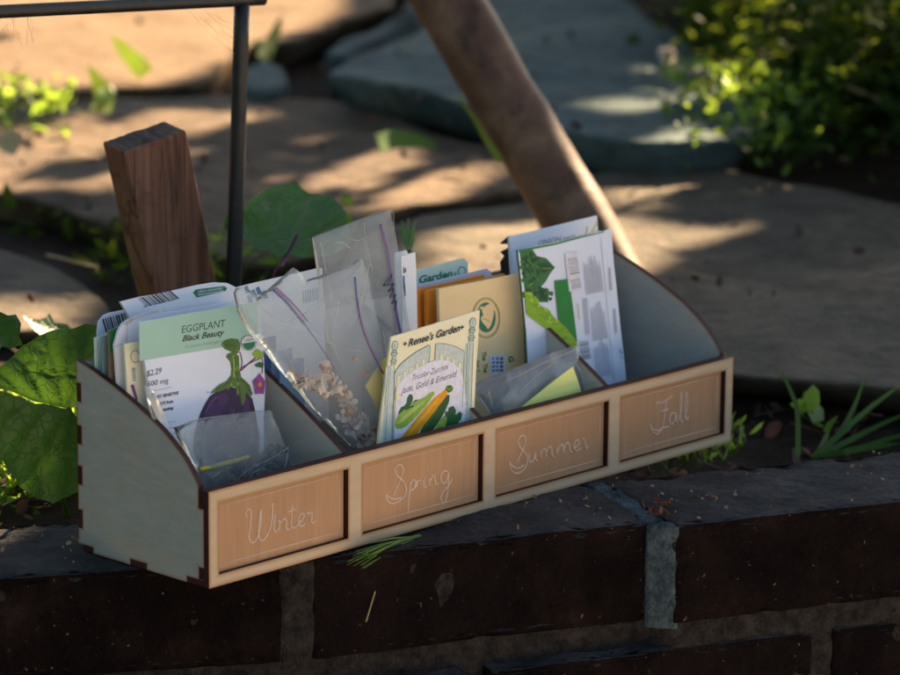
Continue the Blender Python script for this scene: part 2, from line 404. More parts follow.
# ------------------------------------------------------------------ the seed box
BL, BD, BH, FH, T = .44, .1056, .1077, .0536, .004
def plate(name, parent, faces2d, mp, th, mats, inset=.0011, label=None, L=None):
    """faces2d: list of polygons (2-D, sharing corners); mp(u,v,d)->xyz ; solid of thickness th with burnt edges"""
    bm = bmesh.new(); lay = bm.verts.layers.float.new('burn'); cache = {}
    for poly in faces2d:
        vs = []
        for u, v in poly:
            k = (round(u, 6), round(v, 6))
            if k not in cache: cache[k] = bm.verts.new((u, v, 0))
            if cache[k] not in vs: vs.append(cache[k])
        bm.faces.new(vs)
    bm.normal_update()
    for v in bm.verts: v[lay] = 0
    bverts = [v for v in bm.verts if v.is_boundary]
    if inset: bmesh.ops.inset_region(bm, faces=bm.faces[:], thickness=inset, use_boundary=True, use_even_offset=True)
    for v in bm.verts: v[lay] = 1. if v.is_boundary else 0.
    front = bm.faces[:]
    ret = bmesh.ops.extrude_face_region(bm, geom=front)
    nv = [g for g in ret['geom'] if isinstance(g, bmesh.types.BMVert)]
    for v in nv: v.co.z = th
    bm.normal_update()
    for f in bm.faces:
        f.material_index = 1 if abs(f.normal.z) < .5 else 0
    for v in bm.verts: v.co = Vector(mp(v.co.x, v.co.y, v.co.z))
    bmesh.ops.recalc_face_normals(bm, faces=bm.faces[:])
    o = from_bm(bm, name, mats, parent)
    if label: o['label'] = label
    return o

box = empty('seed_box', (0, 0, 0), 'pale plywood seed organizer box with four engraved season compartments, on the dark brick wall', 'box')
def profile(n=14):
    # rising curve of side panels, front (y small) to back
    pts = [(.0067, .0540), (.018, .0675), (.034, .0795), (.05, .0878), (.07, .0963), (.090, .1035), (BD, BH)]
    c = catmull([(a, b, 0) for a, b in pts], 3); return [(p.x, p.y) for p in c]
def side_outline(tabs=True):
    yf = 2*T
    o = [(yf, .0035), (.0175, .0035), (.0175, 0), (.0495, 0), (.0495, .0035), (.063, .0035), (.063, 0), (.0935, 0), (.0935, .0035), (BD, .0035)]
    for a, b in ((.0125, .023), (.0375, .048), (.0605, .071), (.0845, .095)):
        o += [(BD, a), (BD-.0035, a), (BD-.0035, b), (BD, b)]
    o += [(BD, BH)]+profile()[::-1][1:-1]+[(yf, .0555)]
    # front finger
    o += [(yf, .043), (T, .043), (T, .0105), (yf, .0105)]
    return o
so = side_outline()
ST = .0036
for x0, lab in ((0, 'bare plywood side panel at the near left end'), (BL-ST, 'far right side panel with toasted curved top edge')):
    plate('side_panel', box, [so], lambda u, v, d, x0=x0: (x0+d, u, v), ST, [M['ply_side_shaded'], M['burnt']], label=lab, inset=.0016)
do = [(2*T, .004), (BD-.004, .004), (BD-.004, .1035)]+[(.0067+.095*t, .0530+.0505*t+.0022*math.sin(math.pi*t)) for t in [1-k/16 for k in range(1, 16)]]+[(2*T, .0535)]
for k in (1, 2, 3):
    plate('divider', box, [do], lambda u, v, d, k=k: (BL*k/4-.0018+d, u, v), ST, [M['ply_in'], M['burnt']])
# back panel with fingers reaching the outer faces
def back_outline():
    nt = ((.0125, .023), (.0375, .048), (.0605, .071), (.0845, .095)); o = [(ST, .004)]
    o += [(BL-ST, .004)]
    for a, b in nt: o += [(BL-ST, a), (BL, a), (BL, b), (BL-ST, b)]
    o += [(BL-ST, BH-.001), (ST, BH-.001)]
    for a, b in nt[::-1]: o += [(ST, b), (0, b), (0, a), (ST, a)]
    return o
plate('back_panel', box, [back_outline()], lambda u, v, d: (u, BD-.0035+d, v), .0035, [M['ply_in'], M['burnt']], inset=.0006)
bo = [(ST, T), (BL-ST, T)]
nt = ((T, .0175), (.0495, .063), (.0935, BD-.0036))
o_ = [(0, T), (BL, T)]
for i, (a, b) in enumerate(nt):
    if i: o_ += [(BL-ST, a), (BL, a)]
    o_ += [(BL, b), (BL-ST, b)]
o2 = []
for i, (a, b) in enumerate(nt[::-1]):
    o2 += [(ST, b), (0, b)]
    if i < 2: o2 += [(0, a), (ST, a)]
o_ = o_[:-1]+[(BL-ST, nt[-1][1])]+o2
plate('bottom_panel', box, [o_], lambda u, v, d: (u, v, .0002+d), .0033, [M['ply_in'], M['burnt']], inset=.0005)
# front backing sheet
plate('front_panel', box, [[(.0002, .0037), (BL-.0002, .0037), (BL-.0002, FH-.0003), (.0002, FH-.0003)]], lambda u, v, d: (u, T+d, v), T, [M['p_slate'], M['burnt']])
# front frame with four windows
m_, u_, mt_, mb_ = .0072, .0114, .0073, .0064
w_ = (BL-2*m_-3*u_)/4
us = [0.]
for k in range(4): us += [m_+k*(w_+u_), m_+k*(w_+u_)+w_]
us.append(BL); vs_ = [0, mb_, FH-mt_, FH]
cells = []
for i in range(len(us)-1):
    for j in range(3):
        if j == 1 and i % 2 == 1: continue
        cells.append([(us[i], vs_[j]), (us[i+1], vs_[j]), (us[i+1], vs_[j+1]), (us[i], vs_[j+1])])
plate('front_frame', box, cells, lambda u, v, d: (u, d, v), T-.0001, [M['ply'], M['burnt']], inset=.0021)

# engraved name plates
NY = T-.0011
SCR = {
 'Winter': ((210, 480, 900/140), [
   [(236,238),(226,222),(234,196),(248,185),(261,200),(262,245),(256,300),(249,350),(254,388),(270,402),(295,385),(315,330),(325,270),(326,225),(324,185)],
   [(324,185),(316,260),(311,330),(316,372),(330,388),(355,370),(384,310),(398,250),(401,195),(399,158),(410,150)],
   [(421,212),(413,260),(408,310),(418,335),(438,312)], [(437,258),(446,270),(444,325)], [(445,285),(464,256),(482,250),(490,272),(488,308),(500,320),(518,306)],
   [(528,152),(524,210),(521,270),(524,300),(540,306),(562,286)], [(500,206),(530,192),(555,180)],
   [(562,286),(592,255),(604,228),(590,214),(572,236),(569,275),(584,298),(612,280)], [(618,210),(634,214),(652,208),(653,240),(652,270),(663,276),(671,258)]]),
 'Spring': ((360, 440, 900/130), [
   [(228,390),(248,335),(272,288),(290,240),(297,196),(280,172),(254,175),(240,205),(250,240),(280,268),(308,300),(318,345),(300,395),(262,425),(220,440),(188,420),(174,377)],
   [(174,377),(205,400),(240,408),(282,398)], [(348,285),(345,330),(338,400),(330,500)], [(346,305),(364,276),(381,285),(380,318),(362,343),(346,345)],
   [(364,344),(382,322),(394,278),(391,330)], [(393,300),(402,280),(412,277),(420,284)], [(444,262),(439,308),(447,328),(462,312)], [(460,202),(464,206),(461,209),(464,204)],
   [(478,262),(480,318)], [(480,288),(500,253),(516,250),(519,285),(528,308),(545,292)],
   [(606,222),(582,214),(560,240),(560,280),(576,300),(596,280),(612,225),(608,300),(602,375),(586,428),(566,428),(559,395),(578,350),(612,318),(638,262)]]),
 'Summer': ((490, 405, 7.18), [
   [(190,412),(215,362),(240,310),(256,260),(250,230),(230,219),(206,240),(200,275),(220,310),(254,350),(268,400),(250,450),(215,484),(175,490),(146,455),(138,408)],
   [(138,408),(165,445),(205,455),(242,430)], [(284,342),(279,388),(294,411),(314,390),(325,342),(325,386),(340,402)],
   [(360,330),(365,390)], [(365,348),(384,316),(399,324),(402,375)], [(402,343),(424,300),(440,310),(445,362),(460,376)],
   [(480,310),(488,365)], [(488,328),(509,286),(524,295),(528,350)], [(528,322),(549,272),(567,280),(572,328),(588,338)],
   [(598,312),(630,290),(640,265),(625,250),(607,270),(605,310),(622,330),(652,308)], [(658,246),(676,250),(684,286),(690,315),(704,298)]]),
 'Fall': ((615, 360, 7.5), [
   [(306,345),(312,318),(345,322),(385,300),(428,270)], [(385,304),(376,370),(368,440),(356,500),(344,518)],
   [(262,485),(280,520),(320,530),(356,512),(400,500)], [(262,485),(275,535),(312,556),(350,522)], [(342,388),(396,368)],
   [(454,402),(428,398),(410,430),(412,468),(430,480),(448,445),(456,402),(455,455),(468,470)],
   [(474,452),(495,380),(501,290),(496,245),(488,290),(489,400),(495,465),(511,450)],
   [(520,442),(538,350),(541,280),(533,245),(525,300),(525,400),(535,450),(551,425)]])}
for k, nm in enumerate(('Winter', 'Spring', 'Summer', 'Fall')):
    x0 = us[1+2*k]-.001; x1 = us[2+2*k]-.0009
    z0, z1 = mb_+.0002-.0001, FH-mt_+.0008
    pl = MB()
    fy, by = NY, T-.0002
    # thin board standing in the slot behind the window
    V = [(x0, fy, z0), (x1, fy, z0), (x1, fy, z1), (x0, fy, z1), (x0, by, z0), (x1, by, z0), (x1, by, z1), (x0, by, z1)]
    pl.add(V, [(0, 1, 2, 3), (7, 6, 5, 4)], M['plate']); pl.add(V, [(1, 5, 6, 2), (3, 2, 6, 7), (0, 4, 5, 1), (0, 3, 7, 4)], M['engrave'])
    p = pl.build('name_plate', box, smooth=False); p['label'] = 'warm brown plate engraved ' + nm
    en = MB()
    (ox, oy, s), strokes = SCR[nm]
    for st in strokes:
        pts = [ony(ox+a/s, oy+b/s, NY-.0001) for a, b in st]
        pts = catmull(pts, 5) if len(pts) > 2 else pts
        en.tube(pts, .00048, M['engrave'], 6)
    q = en.build('lettering', p); q['label'] = 'pale cursive word ' + nm
    bd = MB(); r = .00024
    xa, xb, za, zb = us[1+2*k]+.0008, us[2+2*k]-.0042, mb_+.0042, FH-mt_-.0030
    for a, b in (((xa, za), (xb, za)), ((xb, za), (xb, zb)), ((xb, zb), (xa, zb))):
        bd.tube([(a[0], NY-.00002, a[1]), (b[0], NY-.00002, b[1])], r, M['engrave'], 6)
    bd.build('border_line', p)

# ------------------------------------------------------------------ seed packets
def done(sh, name, label, cat, group='seed packets standing in the box'):
    o = sh.build(name, base=sh.p.O, smooth=False); tag(o, label, cat, group); return o

# --- Winter: eggplant packet
P = Plane(0, .046, 0, 9, bend=.0012, seed=1)
s = Sheet(P, [(137, 322), (180, 314.5), (256, 302), (262, 350), (264, 385), (263, 412), (263, 500), (160, 520), (150, 400)], M['p_lilac'], th=.0018)
s.poly([(137.3, 322), (180, 314.5), (256, 302), (258.5, 341), (238, 344.4), (138.2, 361)], M['p_teal'])
s.text('EGGPLANT', (180, 333), (223.6, 326.6), 7.6, M['ink_black'], .0, 0)
s.text('Black Beauty', (180.5, 341.5), (222, 335), 6.0, M['ink_black'], .025, .28)
s.text('Solanum melongena', (183, 348.6), (222, 342.2), 3.6, M['ink_grey'], 0, .25)
s.text('$2.29', (145.5, 376.6), (160, 373.2), 6.2, M['ink_black'])
s.text('500 mg', (146, 386.6), (167, 382.6), 5.4, M['ink_black'])
s.line([(148, 391.5), (171, 387)], .4, M['ink_grey'], False)
s.text('FROST SENSITIVE', (150, 399.5), (177, 394.3), 3.2, M['ink_black'], .03)
s.text('90 DAYS from', (151, 406.5), (171.5, 402.6), 3.2, M['ink_black'], .03)
s.text('transplanting', (153, 413), (171.5, 409), 3.2, M['ink_black'], .03)
s.text('after', (155, 419.5), (165, 417), 3.0, M['ink_grey'])
s.words(156, 425, 173, 3, 6, -.2, M['ink_faint'], .9, 5)
z = lambda pts, ox=130, oy=340, k=6.43: [(ox+a/k, oy+b/k) for a, b in pts]
s.line(z([(700,80),(712,140),(700,200)]), 1.0, M['stemred']); s.line(z([(700,200),(750,155),(810,105)]), 1.3, M['stemred']); s.line(z([(705,180),(780,140),(840,112)]), .9, M['stemred']); s.line(z([(838,112),(843,160),(838,215)]), .9, M['stemred'])
s.line(z([(700,80),(660,70),(600,50)]), .9, M['stemred'])
s.poly(z([(790,115),(775,85),(805,55),(850,80),(850,110),(815,120)]), M['zuc_light'], None); s.poly(z([(790,160),(820,140),(850,150),(845,182),(800,172)]), M['lettuce_mid'], None)
s.poly(z([(575,30),(600,0),(640,-12),(690,-5),(702,30),(700,62),(680,90),(640,75),(600,58)]), M['calyx'], None)
s.poly(z([(610,30),(650,5),(690,20),(690,60),(650,60)]), M['fenceline'], None); s.line(z([(580,32),(640,40),(695,75)]), .5, M['zuc_hi'])
s.poly(z([(640,300),(540,335),(500,362),(470,410),(440,470),(420,535),(398,620),(395,720),(440,820),(560,880),(720,860),(820,760),(825,620),(792,440),(775,375),(730,330)]), M['egg_dark'])
s.poly(z([(520,365),(600,340),(640,360),(600,420),(560,500),(540,560),(480,560),(470,470)]), M['egg_mid'])
s.poly(z([(700,350),(750,380),(765,470),(740,540),(715,480),(720,400)]), M['egg_mid'])
s.poly(z([(500,345),(530,315),(565,285),(612,262),(640,225),(645,180),(636,140),(610,108),(618,90),(645,80),(672,88),(692,102),(694,180),(706,238),(740,268),(762,292),(778,345),(762,372),(735,328),(728,400),(708,422),(696,360),(662,300),(618,308),(560,330)]), M['calyx'])
s.line(z([(665,110),(672,200),(690,290),(705,390)]), 1.4, M['calyx_dark']); s.line(z([(650,240),(600,290),(540,322)]), 1.2, M['calyx_dark']); s.line(z([(700,250),(740,290),(760,340)]), 1., M['calyx_dark']); s.line(z([(655,100),(660,180),(655,240)]), .7, M['zuc_hi'])
rr = random.Random(12)
for i in range(26):
    x = rr.uniform(620, 745); y = rr.uniform(150, 330); 
    if abs(x-668) > 20+max(0, (y-210))*.75: continue
    s.line(z([(x, y), (x+rr.uniform(-6, 6)+(x-668)*.1, y+rr.uniform(16, 34))]), .45, M['zuc_hi'] if rr.random() < .5 else M['calyx_dark'], False)
for i in range(7): s.line(z([(590+i*4, 30+i*2), (620+i*9, 2+i*7)]), .3, M['zuc_dark2'], False)
s.line(z([(470,470),(500,410),(540,368)]), .8, M['flower']); s.line(z([(640,430),(625,520),(640,600)]), 2.2, M['egg_mid']); s.line(z([(655,440),(645,500)]), .7, M['flower']); s.text("'", z([(482, 352)])[0], z([(490, 350)])[0], 3, M['ink_black'])
fl = []
for i in range(10):
    a = R(i*36-90); r_ = 50 if i % 2 == 0 else 38
    fl.append((820+r_*.95*math.cos(a), 288+r_*1.5*math.sin(a)))
fl = [(min(x, 857), y) for x, y in fl]
s.poly(z(fl), M['flower'], None); s.line(z([(820,288),(790,250)]), .5, M['egg_mid']); s.line(z([(820,288),(835,330)]), .5, M['egg_mid']); s.line(z([(820,288),(795,325)]), .5, M['egg_mid']); s.ell(130+822/6.43, 340+286/6.43, 2, 2.6, M['orangeink'], n=12)
s.ell(247, 343, 7.6, 7.6, M['stemred']); s.ell(247, 343, 7.1, 7.1, M['stick']); s.poly([(240.5, 343.5), (253.6, 341.5), (253, 346), (250, 349), (246, 350), (242.5, 348)], M['ink_green'], None)
s.text('USDA', (242.5, 341.8), (251.5, 340.4), 2.6, M['ink_green'], .02)
done(s, 'seed_packet', 'lilac and sage-green eggplant seed packet with a dark purple fruit, front of the Winter compartment', 'seed packet')

# white packet with barcode behind it
P = Plane(0, .083, 0, 3, bend=.001, seed=2)
s = Sheet(P, [(120, 302), (140, 297), (162, 293.5), (182, 289), (200, 285), (215, 282.6), (228, 283.2), (236, 287), (246, 300), (250, 460), (150, 470), (134, 325)], M['p_white'], th=.0015)
s.barcode((137, 298), (171, 290.2), (9.5, 8.2), M['ink_black'], 3, 1.25)
s.words(143, 307.5, 176, 1, 2, -.24, M['ink_grey'], 1.3, 8)
s.poly([(193, 292.5), (196, 289.5), (224, 286), (227.5, 288), (226, 291), (197, 297.5)], M['ink_green'], None)
s.text('USDA ORGANIC', (198, 293.1), (223, 289.2), 2.3, M['stick'], .02); s.line([(198, 295), (224, 290.8)], .8, M['stick'], False)
done(s, 'seed_packet', 'white packet with barcode and green oval badge, sticking up behind the eggplant packet', 'seed packet')

# thin packets at the left, seen mostly from their ends
P = Plane(0, .096, 0, 2, seed=3)
s = Sheet(P, [(98, 333), (99, 322), (104, 315.5), (110, 313), (128, 309.5), (150, 305), (155, 440), (103, 440)], M['p_lilac'], th=.0015)
s.barcode((101.5, 319), (127, 312), (4, 13), M['ink_black'], 9, 1.2)
done(s, 'seed_packet', 'pale blue packet with rounded corner and barcode, rearmost at the left end of the box', 'seed packet')
for (pts, y, mt, lab, sd) in (
    ([(95.5, 338), (108, 334.5), (130, 330), (132, 470), (99.5, 470)], .089, 'p_palegreen', 'pale green packet edge, second from the rear at the left end of the box', 4),
    ([(102.3, 337), (112, 334), (134, 329), (136, 470), (106.3, 470)], .083, 'p_slate', 'slate blue packet edge between the pale green one and the brown one', 5),
    ([(108.7, 331), (116, 328), (138, 323), (140, 470), (112.4, 470)], .077, 'p_brown', 'brown packet with dark green top, wedged beside the creased white packet', 6)):
    P = Plane(0, y, 0, 3, seed=sd); s = Sheet(P, pts, M[mt], th=.0012)
    if sd == 6: s.poly([(108.8, 331), (116, 328), (138, 323), (138.4, 350), (109.8, 353)], M['p_green'], None)
    if sd == 4: s.line([(98, 341), (100.5, 400)], .7, M['ink_faint'], False)
    done(s, 'seed_packet', lab, 'seed packet')
P = Plane(0, .068, 0, 5, bend=.0008, seed=7)
s = Sheet(P, [(115.3, 358), (114, 345), (117.5, 331), (121, 324), (128, 319), (141, 314), (152, 310.8), (163, 309.6), (166, 311.5), (175, 311), (240, 300), (245, 470), (124, 470)], M['p_white'], th=.0016)
s.poly([(121, 324), (128, 319), (141, 314), (152, 310.8), (163, 309.6), (166, 311.5), (150, 314), (135, 319), (125, 325)], M['fluff'], None)
s.line([(114.5, 347), (119, 344.5), (128, 344)], .6, M['ink_faint']); s.line([(126, 322), (125.5, 345)], .6, M['ink_faint'], False)
done(s, 'seed_packet', 'creased white packet with folded flap, just left of the eggplant packet', 'seed packet')
P = Plane(0, .058, 0, 6, seed=8)
s = Sheet(P, [(125, 344), (130, 343.3), (150, 340), (155, 470), (134, 470), (127.5, 385)], M['p_cream'], th=.0014)
s.ring(135.5, 356.5, 4.6, 6, .6, M['inkblue'], 20); s.text('800', (131.8, 368), (132.6, 381), 3.6, M['inkblue'], 0, up=(1, -.2))
s.poly([(130.5, 385), (134, 384.5), (138, 400), (136, 402)], M['flower'], None)
done(s, 'seed_packet', 'narrow cream packet with a teal ring, half behind the eggplant packet', 'seed packet')

# --- Spring compartment
P = Plane(.11, .09, 0, 2, bend=.001, seed=9)
s = Sheet(P, [(232, 289), (250, 284.5), (285, 276.5), (318, 269), (323, 268.5), (330, 420), (262, 430), (238, 400)], M['p_white'], th=.0015)
for a in ((244, 287, 3.4), (250, 291, 4.4), (256, 288, 3.2), (262, 292, 3.6), (247, 296, 3)): s.poly([(a[0], a[1]), (a[0]+a[2], a[1]-1.6), (a[0]+a[2]+3.5, a[1]+6), (a[0]+2, a[1]+7)], M['p_blue'], None)
for i in range(7): s.poly([(303+i*2.4, 291-i*.5), (304.2+i*2.4, 290.8-i*.5), (305.2+i*2.4, 303-i*.5), (304+i*2.4, 303.2-i*.5)], M['ink_faint'], None)
done(s, 'seed_packet', 'long white packet with dark blue marks, behind the crumpled bag of husks', 'seed packet')
for (x0_, x1_, yt, y, mt, lab) in ((258, 276, 340, .074, 'p_blue', 'dark blue packet beside the first divider, rearmost of three blue ones'),
                              (272, 292, 352, .064, 'p_blue2', 'light blue packet, middle one of three blue packets along the first divider'),
                              (280, 304.5, 362, .054, 'p_blue', 'deep blue packet lowest along the first divider, nearest the husks')):
    P = Plane(.11, y, 0, 4, seed=x0_ % 13); s = Sheet(P, [(x0_, yt), (x1_, yt-4), (x1_+1, 440), (x0_+2, 445)], M[mt], th=.0015)
    done(s, 'seed_packet', lab, 'seed packet')
P = Plane(.24, .070, 0, 4, seed=12)
s = Sheet(P, [(395, 253), (406.5, 250.2), (411, 262), (415, 430), (400, 430)], M['p_white']); done(s, 'paper_card', 'plain white card, rear one of two standing right of the tall bag', 'card', 'white cards beside the tall bag')
P = Plane(.24, .062, 0, 4, seed=13)
s = Sheet(P, [(401, 256.5), (415.5, 252.3), (416.6, 300), (417, 325), (420, 430), (405, 430)], M['p_white'])
s.text('ls', (402.6, 273), (405.6, 272), 6, M['ink_black'], .03); s.poly([(402.2, 276), (404, 275.5), (405.4, 296), (403.8, 296)], M['inkblue'], None); s.poly([(403.2, 285), (404.2, 284.8), (404.8, 291), (403.9, 291)], M['ink_black'], None)
done(s, 'paper_card', 'white card printed with small letters and a blue bar, front one of two', 'card', 'white cards beside the tall bag')
# --- Summer compartment
P = Plane(.30, .094, 0, 2, seed=14)
s = Sheet(P, [(414, 270.5), (440, 264), (463.5, 258), (467.5, 262), (470, 420), (420, 420)], M['p_palegreen'])
s.text('Garden', (418.5, 283.4), (452, 276.2), 7.4, M['ink_green'], .03); s.ring(461.5, 271.5, 3.6, 4.6, .9, M['fenceline'], 20); s.text('+', (453, 276.5), (456, 275.8), 5, M['ink_green'], .02)
done(s, 'seed_packet', 'pale green packet with green word Garden, rearmost in the Summer compartment', 'seed packet')
P = Plane(.30, .088, 0, 3, seed=15)
s = Sheet(P, [(415, 285.5), (450, 277.3), (486.5, 268.6), (491, 272), (493, 420), (420, 420)], M['p_lilac']); done(s, 'seed_packet', 'plain lilac-white packet between the green one and the orange envelopes', 'seed packet')
P = Plane(.30, .080, 0, 3, bend=.0006, seed=16)
s = Sheet(P, [(416, 290), (450, 283), (484.5, 275), (486, 278), (488, 420), (414.5, 420)], M['p_orange'], th=.0025); done(s, 'seed_envelope', 'orange paper envelope, rear one of the two', 'envelope', 'orange envelopes')
P = Plane(.30, .074, 0, 3, bend=.0006, seed=17)
s = Sheet(P, [(427, 291), (460, 284), (500, 275.5), (506, 274), (508, 420), (430, 420)], M['p_orange'], th=.0022); done(s, 'seed_envelope', 'orange paper envelope, front one of the two, just behind the tan one', 'envelope', 'orange envelopes')
P = Plane(.33, .06, 0, 5, bend=.0012, seed=18)
s = Sheet(P, [(440, 289), (480, 281.5), (521, 273.5), (524, 320), (527, 430), (445, 430)], M['p_kraft'], th=.0022)
s.ring(487, 318, 13.6, 20, .6, M['zuc_dark2']); s.ring(487, 318, 12.6, 18.6, .35, M['zuc_dark2']); s.ell(487, 317.5, 9.6, 15, M['ink_green'])
s.poly([(484, 308), (488, 305), (494, 302.5), (495.2, 307), (494.6, 316), (492, 325), (489, 329.5), (486.5, 326), (483, 322), (481.5, 318), (484.5, 315), (483, 311)], M['p_kraft'], None)
s.line([(481.5, 318), (486.5, 319.5), (491, 322)], .5, M['ink_green']); s.poly([(480, 308), (484, 306), (484, 310)], M['p_kraft'], None)
s.line([(449, 300), (460, 294.5), (470, 303)], .5, M['p_yellow'])
s.text('The', (482.5, 352), (483.5, 361), 4.2, M['zuc_dark2'], .02, up=(1, -.15)); s.text('The', (483.8, 364), (484.8, 373), 4.2, M['zuc_dark2'], .02, up=(1, -.15)); s.text('for s', (477.5, 361), (478.5, 372), 3, M['zuc_dark2'], .0, up=(1, -.15))
s.text('G', (508.5, 356.5), (509.2, 362.5), 5, M['ink_green'], .03, up=(1, -.15))
s.poly([(489, 357.5), (491, 355.8), (504, 353.6), (505.5, 355), (506.5, 374), (492, 378)], M['stick'], None)
for i in range(3): s.words(492.5+i*4, 372, 495.5+i*4, 4, -4, -.1, M['inkblue'] if i < 2 else M['ink_black'], 2.6, 20+i)
done(s, 'seed_envelope', 'tan kraft envelope with round green stamp and small white sticker', 'envelope', 'envelopes in the Summer compartment')
# --- Fall
P = Plane(.40, .095, 0, 2, seed=19)
s = Sheet(P, [(500.5, 244), (509, 236.5), (513, 235.5), (515, 380), (484, 380), (480.5, 279), (502, 274), (501, 262), (505, 256), (501, 252), (509, 248), (509, 244)], M['p_dark'])
done(s, 'seed_packet', 'nearly black torn packet corner peeping out left of the onion packet', 'seed packet')
P = Plane(.40, .083, 0, 5, bend=.0008, seed=20)
s = Sheet(P, [(508.6, 236.8), (550, 227), (596.5, 215.7), (598, 240), (606, 420), (522, 430)], M['p_white'], th=.0016)
s.poly([(510, 250), (530, 245), (560, 250), (600, 245), (606, 420), (522, 430)], M['p_lilac'])
s.text('ONION', (537.4, 246.2), (559.5, 241.2), 6, M['ink_grey'], .0); s.text('WHITE', (561.5, 240.8), (574, 238), 3.6, M['ink_grey'], 0)
s.line([(584, 236), (586, 230), (586.5, 226)], 1.1, M['yellowink']); s.line([(589, 235), (594, 227), (596, 222)], 1.1, M['yellowink']); s.line([(575, 239), (597, 231)], 1.2, M['lettuce_mid'])
done(s, 'seed_packet', 'white onion packet, the tall one at the back of the Fall compartment', 'seed packet')
P = Plane(.40, .05, 0, 5, bend=.0016, seed=21)
s = Sheet(P, [(516, 250), (560, 241), (596, 231.5), (603, 231), (609, 228.5), (611, 229), (612.5, 262), (618, 310), (625, 384), (627, 430), (530, 430), (524, 330)], M['p_lilac'], th=.0016, edge=M['lettuce_mid'])
z = lambda pts, ox=495, oy=210, k=3.75: [(ox+a/k, oy+b/k) for a, b in pts]
s.poly(z([(80,150),(225,122),(330,95),(405,80),(403,84),(330,101),(225,129),(82,158)]), M['bar_green'])
s.poly(z([(85,155),(135,148),(150,172),(185,180),(218,215),(198,240),(185,265),(165,288),(196,300),(192,345),(150,345),(105,312)]), M['lettuce_mid'])
s.poly(z([(90,165),(120,175),(140,200),(120,240),(100,260)]), M['lettuce_dark']); s.poly(z([(150,200),(190,195),(212,215),(180,235),(150,225)]), M['lettuce_dark']); s.poly(z([(150,300),(190,305),(188,342),(160,335)]), M['lettuce_dark'])
s.line(z([(100,170),(150,215),(205,218)]), .5, M['zuc_light']); s.line(z([(110,290),(150,260),(165,240)]), .5, M['zuc_light'])
rr = random.Random(44)
for i in range(60):
    a_, b_ = rr.uniform(92, 205), rr.uniform(165, 335)
    if b_ > 250 and a_ > 165 and b_ < 300: continue
    if a_ > 150 and b_ < 200: continue
    q = [(a_+rr.uniform(4, 13)*math.cos(k*1.05), b_+rr.uniform(4, 13)*math.sin(k*1.05)) for k in range(6)]
    s.poly(z(q), M[rr.choice(('lettuce_dark', 'lettuce_mid', 'lettuce_dark', 'zuc_dark2'))], None)
s.poly(z([(100,305),(130,310),(145,348),(185,370),(222,410),(262,440),(292,468),(300,512),(302,560),(280,560),(240,510),(200,460),(108,390)]), M['lettuce_light'])
rr = random.Random(4)
s.off(); s.off()
for i in range(34):
    t = rr.random(); u = rr.uniform(-.5, .5); s.hold = i % 6 > 0
    a, b = 118+t*165+u*20, 325+t*165+u*58
    s.ell(495+a/3.75, 210+b/3.75, rr.uniform(2, 3.6), rr.uniform(1.3, 2.4), M['lettuce_light2'] if rr.random() < .6 else M['lettuce_light'], rr.uniform(0, 180), 9)
    s.line(z([(a-9, b+6), (a, b+9), (a+9, b+4)]), .45, M['zuc_dark2'])
s.hold = False
s.poly(z([(214,264),(270,258),(299,495),(262,445),(228,412)]), M['bar_green'])
s.poly(z([(253,162),(300,155),(315,298),(270,306)]), M['stick'])
s.barcode((495+262/3.75, 210+182/3.75), (495+272/3.75, 210+250/3.75), (10.2, -1.8), M['ink_grey'], 31, 1.1)
s.barcode((495+274/3.75, 210+262/3.75), (495+280/3.75, 210+302/3.75), (9.5, -1.8), M['ink_grey'], 32, 1.)
s.barcode((495+306/3.75, 210+495/3.75), (495+318/3.75, 210+562/3.75), (9, -1.8), M['ink_grey'], 33, 1.)
s.off(); s.hold = True
for (x0_, y0_, x1_, n_, sd) in ((322, 212, 388, 18, 1), (348, 385, 405, 14, 2), (362, 520, 420, 12, 3)):
    for i in range(n_):
        ln = rr.uniform(.45, 1.)
        a0 = x0_+(x1_-x0_)*i/n_
        top = y0_-25*rr.random()-(20 if n_*.3 < i < n_*.7 else 0)
        s.poly(z([(a0, top), (a0+1.7, top-1), (a0+14, y0_+105-i*.8), (a0+12, y0_+105-i*.8)]), M['ink_faint'], None)
for i in range(5): s.poly(z([(318+i*4, 330), (320+i*4, 330), (332+i*4, 465), (330+i*4, 465)]), M['ink_faint'], None)
s.hold = False
s.line(z([(298,350),(304,370),(303,395),(308,410)]), .8, M['yellowink']); s.line(z([(390,105),(440,650)]), .5, M['ink_faint'], False)
for a, b, c in ((418, 215, 300), (438, 370, 460), (458, 520, 540), (462, 548, 556)): s.poly(z([(a, b), (a+7, b), (a+14, c), (a+7, c)]), M['ink_faint'], None)
done(s, 'seed_packet', 'lettuce seed packet turned to its back, white with barcode, green block and green edge', 'seed packet')

# --- front Renee's Garden packet
P = Plane(.22, .0100, -6, 5, bend=.0005, seed=22, wob=.0003)
s = Sheet(P, [(391, 337), (435, 323.8), (480, 310), (477, 360), (474, 420), (470, 480), (372, 500), (378, 443)], M['p_cream'], th=.0016)
z = lambda pts, ox=370, oy=320, k=7.5: [(ox+a/k, oy+b/k) for a, b in pts]
arch = [(178,900),(190,600),(204,500),(250,432),(330,372),(420,325),(500,298),(560,298),(620,322),(672,368),(700,430),(715,600),(700,860)]
s.poly(z([(95,980),(108,640),(118,350),(150,340),(178,400),(178,980)]), M['fence']); s.poly(z([(700,900),(706,600),(718,180),(772,168),(762,420),(745,900)]), M['fence'])
s.line(z([(112,640),(135,345),(178,345),(178,640),(160,980)]), .5, M['fenceline'], False); s.line(z([(716,640),(730,175),(775,170),(758,640),(742,900)]), .5, M['fenceline'], False)
